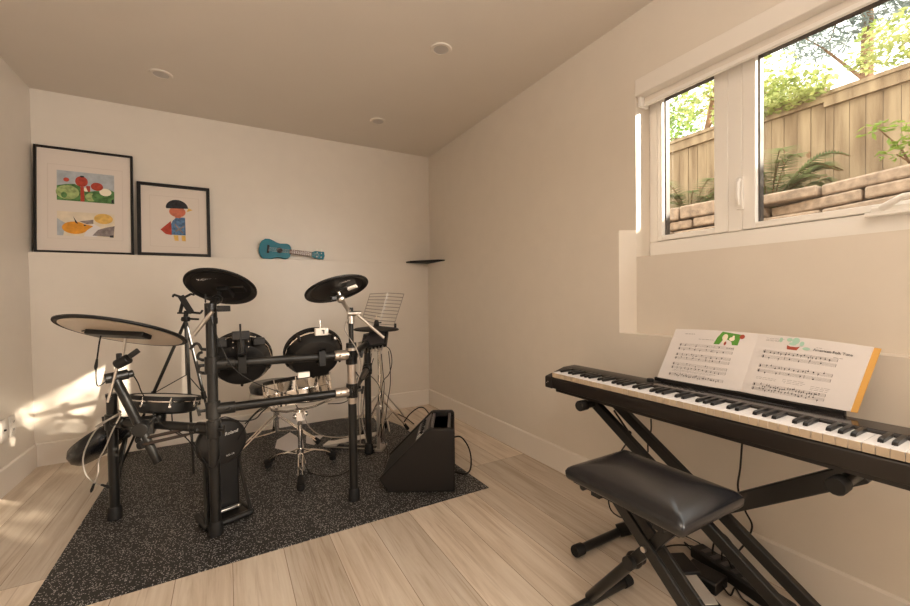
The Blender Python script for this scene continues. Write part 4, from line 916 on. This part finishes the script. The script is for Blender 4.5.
def dot(b, side, u, v, ru=.0021, rv=.0017, n=8):
    vs = [b.v(page(side, u+ru*math.cos(2*PI*k/n)/.29, v+rv*math.sin(2*PI*k/n)/.2, .0006)) for k in range(n)]; b.f(vs)
def rect(b, side, pts, d=.0006): b.f([b.v(page(side, u, v, d)) for u, v in pts])
R3 = random.Random(11)
def score(side, b, staves, ua, ub, textrows):
    for vtop, slope, dens in staves:
        b.mi = 1
        for i in range(5): pl_(b, side, ua, vtop - i*.011, ub, vtop - i*.011, .00045)
        b.mi = 2
        for uu in (ua, ua+(ub-ua)*.34, ua+(ub-ua)*.67, ub): pl_(b, side, uu, vtop, uu, vtop-.044, .0008)
        us = ua + .02*(ub-ua)
        dot(b, side, us, vtop-.026, .002, .004); pl_(b, side, us, vtop+.006, us, vtop-.050, .0010)      # clef
        m_ = int(dens)
        for k in range(m_):
            u = ua + (ub-ua)*(.12 + .84*k/m_) + R3.uniform(-.006, .006); v = vtop - R3.uniform(.004, .044)
            dot(b, side, u, v); pl_(b, side, u, v, u, v + R3.choice((-1, 1))*.030, .0006)
    b.mi = 1
    for v, u0, u1, w in textrows:
        u = u0; st = 1 if u1 > u0 else -1
        while (u1-u)*st > .01:
            l = R3.uniform(.015, .05); pl_(b, side, u, v, u+st*min(l, abs(u1-u)), v, w); u += st*(l+.008)
def blob(b, side, u, v, ru, rv, n=12): b.f([b.v(page(side, u+ru*math.cos(2*PI*k/n)/.29, v+rv*math.sin(2*PI*k/n)/.2, .0011)) for k in range(n)])
score(1, LB, [(.72, 0, 4), (.645, 0, 8), (.53, 0, 9), (.46, 0, 7), (.345, 0, 5), (.275, 0, 12), (.14, 0, 24)], .86, .20, [(.91, .84, .71, .0022), (.82, .64, .44, .0014), (.68, .80, .76, .0016), (.205, .82, .30, .0012), (.185, .84, .35, .0009), (.155, .80, .40, .0009), (.70, .28, .20, .0024)])
LB.mi = 3; rect(LB, 1, [(.44, .75), (.17, .765), (.165, .955), (.38, .985), (.42, .87)])
LB.mi = 4
for u, v, ru, rv in ((.33, .885, .009, .012), (.25, .865, .009, .007), (.33, .82, .005, .010), (.24, .90, .004, .006)): blob(LB, 1, u, v, ru, rv)
LB.mi = 5; blob(LB, 1, .15, .92, .008, .008); blob(LB, 1, .31, .78, .004, .007)
PM_ = [M[k] for k in ('paper', 'staff', 'pnote', 'green', 'cream', 'red', 'mint')]
lp = LB.build('left_page', PM_, bkc, smooth=60)
score(-1, RB, [(.74, 0, 16), (.66, 0, 6), (.50, 0, 13), (.42, 0, 5), (.19, 0, 26), (.12, 0, 18)], .11, .78, [(.94, .10, .28, .0009), (.915, .10, .26, .0009), (.90, .10, .26, .0009), (.29, .12, .34, .0009), (.265, .12, .32, .0009), (.31, .38, .58, .0009), (.285, .38, .60, .0009), (.26, .40, .58, .0009), (.27, .64, .80, .0009), (.245, .64, .80, .0009), (.22, .64, .80, .0009), (.755, .74, .82, .0014), (.87, .58, .64, .0012)])
RB.mi = 5; rect(RB, -1, [(.33, .79), (.42, .79), (.44, .855), (.41, .84), (.35, .84), (.32, .855)])
RB.mi = 6
for u, v, ru, rv in ((.25, .93, .005, .008), (.33, .945, .008, .006), (.39, .935, .010, .011), (.45, .90, .006, .008), (.50, .83, .010, .005), (.37, .885, .010, .005)): blob(RB, -1, u, v, ru, rv, 10)
rp = RB.build('right_page', PM_, bkc, smooth=60)
# title, set along the page
pO, pX, pYv = page(-1, .72, .83, .0012), page(-1, .92, .83, .0012), page(-1, .72, .95, .0012)
ex = (pX-pO).normalized(); ez = ex.cross((pYv-pO)).normalized(); ey = ez.cross(ex)
text('title', 'American Folk Tune', .0108, Matrix(((ex.x, ey.x, ez.x, pO.x), (ex.y, ey.y, ez.y, pO.y), (ex.z, ey.z, ez.z, pO.z), (0,0,0,1))), M['pnote'], rp, depth=.0003)

# ------------------------------------------------------------------ piano stand
st = thing('piano_stand', 'black double-braced folding X stand under the digital piano', 'piano stand', (1.44, .77, 0))
for x in (1.385, 1.495):
    b = MB(); b.bar((x, 1.235, .573), (x, .405, .030), .026, .040, (0, 1, .6)); b.build('leg', M['blackm'], st, bevel=.003)
b = MB(); b.bar((1.44, .385, .562), (1.44, 1.137, .030), .034, .052, (0, 1, -.7)); b.build('leg', M['blackm'], st, bevel=.004)
for y, z, x0, x1, r in ((1.222, .562, 1.297, 1.60, .0165), (.395, .556, 1.297, 1.60, .0165), (1.137, .024, 1.178, 1.655, .017), (.395, .024, 1.178, 1.655, .017)):
    b = MB(); b.tube([(x0, y, z), (x1, y, z)], r, 14); fb = b.build('support_bar' if z > .3 else 'foot_bar', M['blackm'], st)
    for xx, s in ((x0, -1), (x1, 1)):
        b = MB(); b.tube([(xx-s*.035, y, z), (xx+s*.003, y, z), (xx+s*.008, y, z)], [r+.005, r+.006, r+.003], 14); b.build('end_cap', M['rubber'], fb)
b = MB(); b.tube([(1.36, .772, .290), (1.52, .772, .290)], .014, 12); b.tube([(1.365, .772, .290), (1.372, .772, .290)], .035, 18); b.tube([(1.508, .772, .290), (1.515, .772, .290)], .035, 18); b.build('pivot', M['steel'], st)
b = MB(); b.tube([(1.44, 1.165, .535), (1.44, 1.12, .49), (1.44, 1.08, .45)], .004, 8); b.sphere((1.44, 1.09, .46), .010, 8); b.build('locking_latch', M['blackm'], st)

# ------------------------------------------------------------------ bench
BX0, BX1, BY0, BY1 = .905, 1.190, .545, .920
bn = thing('piano_bench', 'black padded leather bench on folding X legs before the piano', 'bench', (1.045, .735, 0))
def rrect(ins, z, rad, n=6):
    x0, x1, y0, y1 = BX0+ins, BX1-ins, BY0+ins, BY1-ins; r = max(.004, rad); out = []
    for cx, cy, a in ((x1-r, y1-r, 0), (x0+r, y1-r, PI/2), (x0+r, y0+r, PI), (x1-r, y0+r, 3*PI/2)):
        for k in range(n+1): out.append((cx+r*math.cos(a+PI/2*k/n), cy+r*math.sin(a+PI/2*k/n), z))
    return out
b = MB(); rings = [[b.v(p) for p in rrect(*a)] for a in ((.016, .464, .010), (.004, .466, .012), (.0, .472, .012), (-.001, .488, .012), (.003, .496, .013), (.012, .503, .012), (.030, .509, .012), (.055, .514, .014), (.085, .517, .018), (.115, .518, .02))]
for a, c in zip(rings, rings[1:]):
    for k in range(len(a)): b.f([a[k], a[(k+1) % len(a)], c[(k+1) % len(a)], c[k]])
b.f(rings[0][::-1]); b.f(rings[-1]); b.build('seat_cushion', M['leather'], bn, smooth=80)
b = MB(); b.box((BX0+.02, BY0+.02, .454), (BX1-.02, BY1-.02, .466)); b.tube([(BX0+.025, BY1-.05, .449), (BX0+.06, BY1-.05, .449)], .010, 10); b.bar((.94, .83, .444), (1.15, .83, .444), .03, .02); b.bar((.94, .63, .444), (1.15, .63, .444), .03, .02); b.build('seat_board', M['blackm'], bn)
for x in (1.008, 1.052):
    b = MB(); b.bar((x, .838, .444), (x, .372, .025), .012, .034, (0, 1, .9)); b.build('leg', M['blackm'], bn, bevel=.002)
b = MB(); b.bar((1.030, .615, .444), (1.030, .77, .245), .028, .030, (0, 1, -1)); b.tube([(1.03, .755, .264), (1.03, .935, .028)], .0165, 14); b.build('leg', M['blackm'], bn, bevel=.002)
b = MB(); b.tube([(1.000, .765, .250), (1.060, .765, .250)], .019, 16); b.sphere((1.03, .765, .252), .024); b.build('adjustment_knob', M['black'], bn)
b = MB(); b.tube([(.995, .712, .322), (1.063, .712, .322)], .008, 10); b.build('rivet', M['steel'], bn)
for y in (.932, .375):
    b = MB(); b.tube([(.83, y, .018), (1.225, y, .018)], .0145, 14); fb = b.build('foot_bar', M['blackm'], bn)
    for xx, s in ((.83, -1), (1.225, 1)):
        b = MB(); b.tube([(xx-s*.03, y, .0185), (xx+s*.004, y, .0185)], .0182, 14); b.build('end_cap', M['rubber'], fb)

# ------------------------------------------------------------------ sustain pedal, power strip, adapter
sd = Vector((-.45, -.893, 0)); sw = Vector((.893, -.45, 0)); so = Vector((1.452, .915, 0))
PM = Matrix(((sd.x, sw.x, 0, so.x), (sd.y, sw.y, 0, so.y), (0, 0, 1, 0), (0, 0, 0, 1)))
sp = thing('sustain_pedal', 'black sustain pedal with silver footplate on the floor under the piano', 'pedal', so)
b = MB(); b.M = PM; b.prism([(0, -.040, 0), (.235, -.040, 0), (.235, -.040, .010), (.115, -.040, .014), (.110, -.040, .052), (.010, -.040, .058), (0, -.040, .04)], (0, .080, 0)); b.build('housing', M['black'], sp, bevel=.004)
b = MB(); b.M = PM; b.prism([(.10, -.022, .044), (.205, -.022, .030), (.222, -.022, .024), (.222, -.022, .020), (.205, -.022, .025), (.10, -.022, .039)], (0, .044, 0)); b.build('footplate', M['silver'], sp, bevel=.0015)
ps = thing('power_strip', 'black power strip lying along the wall under the piano', 'power strip', (1.58, .74, 0))
sa = Vector((-.20, -.98, 0)); sb = Vector((.98, -.20, 0)); o0 = Vector((1.598, .905, 0))
SM = Matrix(((sa.x, sb.x, 0, o0.x), (sa.y, sb.y, 0, o0.y), (0, 0, 1, 0), (0, 0, 0, 1)))
b = MB(); b.M = SM; b.box((0, -.035, 0), (.34, .030, .042)); b.build('housing', M['black'], ps, bevel=.006)
for i in range(7):
    b = MB(); b.M = SM; b.box((.035+i*.040, -.022, .041), (.055+i*.040, .018, .0445)); b.build('socket', M['panel'], ps, bevel=.001)
b = MB(); b.M = Matrix.Translation((1.468, .805, 0)) @ rotz(.05); b.prism([(-.042,-.058,0),(.042,-.058,0),(.042,-.058,.036),(.036,-.058,.042),(-.036,-.058,.042),(-.042,-.058,.036)], (0,.115,0))
tag(b.build('power_adapter', M['black'], bevel=.003), 'small black power adapter brick between the pedal and power strip', 'adapter')
cable('black cord hanging straight from the piano to the floor cords', [(1.599,0.744,0.492), (1.593,0.747,0.405), (1.586,0.751,0.332), (1.608,0.739,0.252), (1.630,0.726,0.194), (1.611,0.737,0.136), (1.597,0.756,0.093), (1.637,0.785,0.034)], .0032)
cable('short black cord dangling from the piano behind the stand leg', [(1.514,1.042,0.518), (1.514,1.042,0.472), (1.503,1.048,0.431), (1.479,1.032,0.391)], .003)
cable('black cord drooping in a small loop left of the bench legs', [(1.44, 1.08, .45), (1.369,1.129,0.306), (1.376,1.145,0.206), (1.368,1.129,0.147), (1.360,1.084,0.137), (1.373,1.047,0.139)], .0028)
cable('black cord running on the floor from the pedal past the bench', [(1.458, .928, .030), (1.47, .955, .012), (1.518,0.990,0.006), (1.578,0.977,0.006), (1.627,0.940,0.006), (1.656,0.886,0.006), (1.665,0.824,0.006), (1.60, .79, .040)], .003)
cable('black cord zigzagging on the floor behind the adapter', [(1.658,1.026,0.006), (1.674,0.975,0.006), (1.662,0.920,0.006), (1.596,0.914,0.006), (1.626,0.972,0.006), (1.591,0.888,0.006), (1.49, .865, .02)], .0026)
cable('black cord arching above the power strip to its sockets', [(1.585, .84, .046), (1.585, .83, .10), (1.575, .80, .145), (1.565, .76, .13), (1.56, .73, .08), (1.555, .72, .046)], .0032)
cable('second black cord standing up from the power strip sockets', [(1.575, .80, .046), (1.56, .795, .12), (1.54, .81, .18), (1.53, .80, .16), (1.545, .77, .09), (1.56, .76, .046)], .0026)
cable('black cord with plug lying in front of the power strip', [(1.475, .75, .02), (1.47, .72, .006), (1.521,0.730,0.006), (1.490,0.694,0.006), (1.483,0.672,0.006)], .003, 'rubber', 1)

# ------------------------------------------------------------------ outside
b = MB(); b.box((XU+.24, -2.7, .2), (3.1, 12, 1.10)); struct(b.build('ground', M['soil'], smooth=0))
b = MB(); b.prism([(3.325, 12, .2), (3.325, 1.0, .2), (2.26, -2.8, .2), (2.26, -9, .2), (9, -9, .2), (9, 12, .2)], (0, 0, 1.42)); g2 = b.build('ground', M['soil'], smooth=0); struct(g2)
rw = MB(); R4 = random.Random(5)
zc = [1.10, 1.18, 1.25, 1.33, 1.395, 1.47, 1.54, 1.615, 1.69]
for r in range(len(zc)-1):
    y = -1.2 + R4.uniform(0, .3)
    while y < 4.2:
        l = R4.uniform(.28, .62); x = 3.16 + R4.uniform(-.02, .02) - max(0, 1.0-y)*.28*(1 if y < 1.0 else 0)
        zt = zc[r+1] + (.035 if r == len(zc)-2 and y > 1.05 else 0)
        d = -.28 if y < 1.0 else 0
        p = [(x, y+.006, zc[r]+.004), (x+.16, y+.006, zc[r]+.004), (x+.16, y+.006, zt-.004), (x, y+.006, zt-.004)]
        rw.prism(p, (-d*(l-.012) if d else 0, l-.012, R4.uniform(-.006, .006))); y += l
tag(rw.build('retaining_wall', M['stone'], bevel=.012, smooth=30), 'low retaining wall of stacked tan stone outside the window', 'stone wall')
fn = thing('fence', 'tall cedar board fence behind the stone wall', 'fence', (4.25, 2.0, 1.62))
for ya, yb, zt in ((1.36, 4.6, 2.66), (-3.2, 1.36, 2.62)):
    b = MB(); y = ya
    while y < yb-.01:
        w = min(.092, yb-y); dx = R4.uniform(-.004, .004); b.box((4.22+dx, y+.002, 1.60), (4.24+dx, y+w-.002, zt-.05)); y += w
    b.build('board_panel', M['fence'], fn, smooth=0)
    b = MB(); b.box((4.185, ya, zt-.115), (4.215, yb, zt-.03)); b.box((4.17, ya-.01, zt-.03), (4.29, yb+.01, zt)); b.build('cap_rail', M['fence'], fn, smooth=0)
for y in (-1.0, 1.36, 3.75):
    b = MB(); b.box((4.24, y-.045, 1.55), (4.33, y+.045, 2.60)); b.build('post', M['fence'], fn)

def leafcloud(b, c, rad, n, size, rng, asp=.5, flat_=.3):
    for _ in range(n):
        while True:
            p = Vector((rng.uniform(-1,1), rng.uniform(-1,1), rng.uniform(-1,1)))
            if .25 < p.length < 1: break
        p = Vector((p.x*rad[0], p.y*rad[1], p.z*rad[2])) + Vector(c)
        s = size*rng.uniform(.6, 1.3); d = Vector((rng.gauss(0,1), rng.gauss(0,1), rng.gauss(0,flat_*1.5)-.2)).normalized(); w = d.cross(Vector((rng.gauss(0,.5), rng.gauss(0,.5), 1))).normalized()
        b.f([b.v(p-d*s*.5), b.v(p-w*s*asp*.5), b.v(p+d*s*.5), b.v(p+w*s*asp*.5)])
def tree(label, base, trunk, blobs, leaf, seed, size=.07, asp=.5, r=.05, group=None, name='tree'):
    t = thing(name, label, 'tree', base, group); rng = random.Random(seed); B0 = Vector(base)
    b = MB(); top = Vector(trunk); b.tube([B0, B0.lerp(top, .5)+Vector((.02,.03,0)), top], [r, r*.75, r*.35], 10)
    for c, rad, n in blobs:
        q = B0.lerp(top, rng.uniform(.45, .95)); b.tube([q, q.lerp(Vector(c), .6)+Vector((0,0,.05)), Vector(c)], [r*.28, r*.16, r*.06], 6)
    b.build('trunk', M['bark'], t)
    b = MB()
    for c, rad, n in blobs: leafcloud(b, c, rad, n, size, rng, asp)
    b.build('foliage', M[leaf], t, smooth=0)
    return t
tree('yellow-green leafy tree spreading over the fence left of the wide pane', (5.0, 2.95, 1.62), (5.05, 2.6, 3.6), [((4.75,2.1,2.95),(.30,.42,.20),620), ((4.8,1.85,3.0),(.3,.38,.16),520), ((4.7,2.15,2.75),(.25,.35,.13),420), ((5.0,2.3,3.35),(.4,.5,.22),520), ((4.12,1.58,2.64),(.06,.30,.085),260), ((4.6,1.75,2.76),(.2,.22,.08),210), ((5.2,2.9,3.5),(.45,.4,.35),520)], 'maple', 21, .062, .55)
tree('lime leafy tree branch arching over the right end of the fence', (4.9, .35, 1.62), (5.0, .75, 3.3), [((4.75,1.08,2.98),(.3,.34,.12),460), ((4.8,.70,3.0),(.3,.35,.15),460), ((5.0,1.1,3.25),(.3,.30,.07),260), ((5.0,.55,3.35),(.3,.3,.2),360)], 'maple', 22, .06, .5)
tree('blue-green conifer high behind the fence at upper right', (8.0, 2.1, 1.62), (8.0, 2.1, 6.4), [((7.9,2.5,4.75),(.45,.55,.14),420), ((7.9,1.7,4.9),(.5,.6,.16),650), ((7.8,1.45,5.3),(.5,.6,.20),700), ((7.9,2.9,5.1),(.4,.5,.14),320), ((7.9,2.0,5.7),(.4,.7,.24),650)], 'conif', 23, .17, .16, .10)
tree('tree with thick brown trunk behind the fence in the narrow pane', (6.1, 4.15, 1.62), (6.15, 4.2, 5.0), [((6.15,3.8,3.9),(.4,.35,.3),200), ((6.0,4.4,4.1),(.4,.4,.35),200), ((6.2,3.65,3.4),(.3,.22,.2),110)], 'darkleaf', 24, .10, .5, .075)
tree('leafy green tree far behind the fence', (7.4, 3.9, 1.62), (7.4, 3.8, 4.6), [((7.4,3.3,3.9),(.5,.6,.25),260), ((7.3,4.6,3.9),(.5,.7,.5),380), ((7.4,2.8,3.6),(.4,.4,.25),160)], 'darkleaf', 25, .13, .5, .07)
tree('unseen leafy tree added beyond the fence to block part of the sun', (5.1, -2.6, 1.62), (5.1, -2.6, 2.9), [((4.95,-2.40,2.66),(.35,.34,.52),420), ((5.0,-2.85,2.80),(.4,.28,.50),520), ((5.2,-3.45,3.1),(.5,.5,.85),1300)], 'darkleaf', 26, .11, .6, .06)  # out of view; crown shaped to trim the sun patch indoors
def fern(c, n, l, seed, label):
    rng = random.Random(seed); t = thing('fern', label, 'fern', c, 'ferns behind the stone wall'); C0 = Vector(c)
    b = MB(); s = MB()
    for k in range(n):
        a = 2*PI*k/n + rng.uniform(-.2,.2); L = l*rng.uniform(.75, 1.1); up = rng.uniform(1.0, 2.1); d = Vector((math.cos(a), math.sin(a), 0)); pts = []
        for i in range(9):
            u = i/8; pts.append(C0 + d*L*u*.8 + Vector((0,0, L*up*(u*1.1-.75*u*u))))
        s.tube(pts, .004, 5)
        w = Vector((-d.y, d.x, 0))
        for i in range(1, 28):
            u = i/28; j = min(7, int(u*8)); f = u*8-j; p = pts[j].lerp(pts[j+1], f); q = L*.26*math.sin(PI*(u*.85+.12))
            for sg in (-1, 1):
                e = p + w*sg*q + d*q*.35; v = d*.010
                b.f([b.v(p-v), b.v(e), b.v(p+v*1.2)])
    s.build('stems', M['bark'], t); b.build('fronds', M['fern'], t, smooth=0)
fern((3.80, 2.20, 1.60), 26, .50, 1, 'fern at the left edge of the wide pane, behind the stone wall'); fern((3.76, 1.55, 1.60), 30, .54, 2, 'fern in the middle of the wide pane'); fern((3.64, 1.08, 1.60), 16, .24, 4, 'small low fern right of the other ferns')
sh = thing('shrub', 'lime-leaved shrub at the right edge of the window', 'shrub', (3.75, .72, 1.62))
rng = random.Random(9); b = MB(); s = MB()
for k in range(9):
    e = Vector((3.68+rng.uniform(-.2,.1), .70+rng.uniform(-.25,.24), 1.97+rng.uniform(-.12,.16))); s.tube([(3.75,.72,1.62), Vector((3.75,.72,1.62)).lerp(e,.55)+Vector((0,0,.06)), e], [.008,.006,.003], 6); leafcloud(b, e, (.11,.11,.035), 38, .055, rng, .42, .2)
s.build('stems', M['bark'], sh); b.build('foliage', M['shrub'], sh, smooth=0)

# ------------------------------------------------------------------ light
W = bpy.data.worlds.new('sky'); S.world = W; W.use_nodes = True
bg = W.node_tree.nodes['Background']; bg.inputs['Color'].default_value = (1.0, .97, .92, 1); bg.inputs['Strength'].default_value = 3.4
def light(name, kind, loc, energy, color, **kw):
    l = bpy.data.lights.new(name, kind); l.energy = energy; l.color = color
    for k, v in kw.items(): setattr(l, k, v)
    o = bpy.data.objects.new(name, l); COL.objects.link(o); o.location = loc; return o
sun = light('sun', 'SUN', (6, -2, 6), 17.0, (1.0, .86, .70), angle=math.radians(.53))
sun.rotation_euler = Vector((-1, 1.09, -.53)).to_track_quat('-Z', 'Y').to_euler()
side_fill = light('added_side_fill', 'AREA', (1.55, -1.3, 1.5), 51, (1.0, .92, .83), shape='RECTANGLE', size=1.1, size_y=1.6, spread=math.radians(110))  # unseen lamp added inside the room to brighten the left side
side_fill.rotation_euler = Vector((-1, .92, -.12)).to_track_quat('-Z', 'Z').to_euler()

up = light('added_uplight', 'AREA', (.2, -.6, 1.85), 56, (1.0, .955, .895), shape='DISK', size=.45)  # unseen fill added behind the camera, bounced off the ceiling
up.rotation_euler = (PI, 0, 0)

# ------------------------------------------------------------------ camera
cd = bpy.data.cameras.new('camera'); cam = bpy.data.objects.new('camera', cd); COL.objects.link(cam); S.camera = cam
r_, u_, d_ = Vector((0.869538, -0.493682, -0.013464)), Vector((0.020697, 0.00919, 0.999744)), Vector((0.493431, 0.869594, -0.018209))
cam.matrix_world = Matrix(((r_.x, u_.x, -d_.x, 0), (r_.y, u_.y, -d_.y, 0), (r_.z, u_.z, -d_.z, 1.03785), (0, 0, 0, 1)))
cd.sensor_width = 36; cd.lens = 15.9314; cd.clip_start = .02
vs = S.view_settings; vs.view_transform = 'Standard'; vs.look = 'None'; vs.exposure = .06; vs.gamma = 1.; vs.use_curve_mapping = False
S.cycles.use_denoising = True
S.cycles.max_bounces = 10; S.cycles.diffuse_bounces = 6; S.cycles.transparent_max_bounces = 12
S.cycles.sample_clamp_indirect = 6.
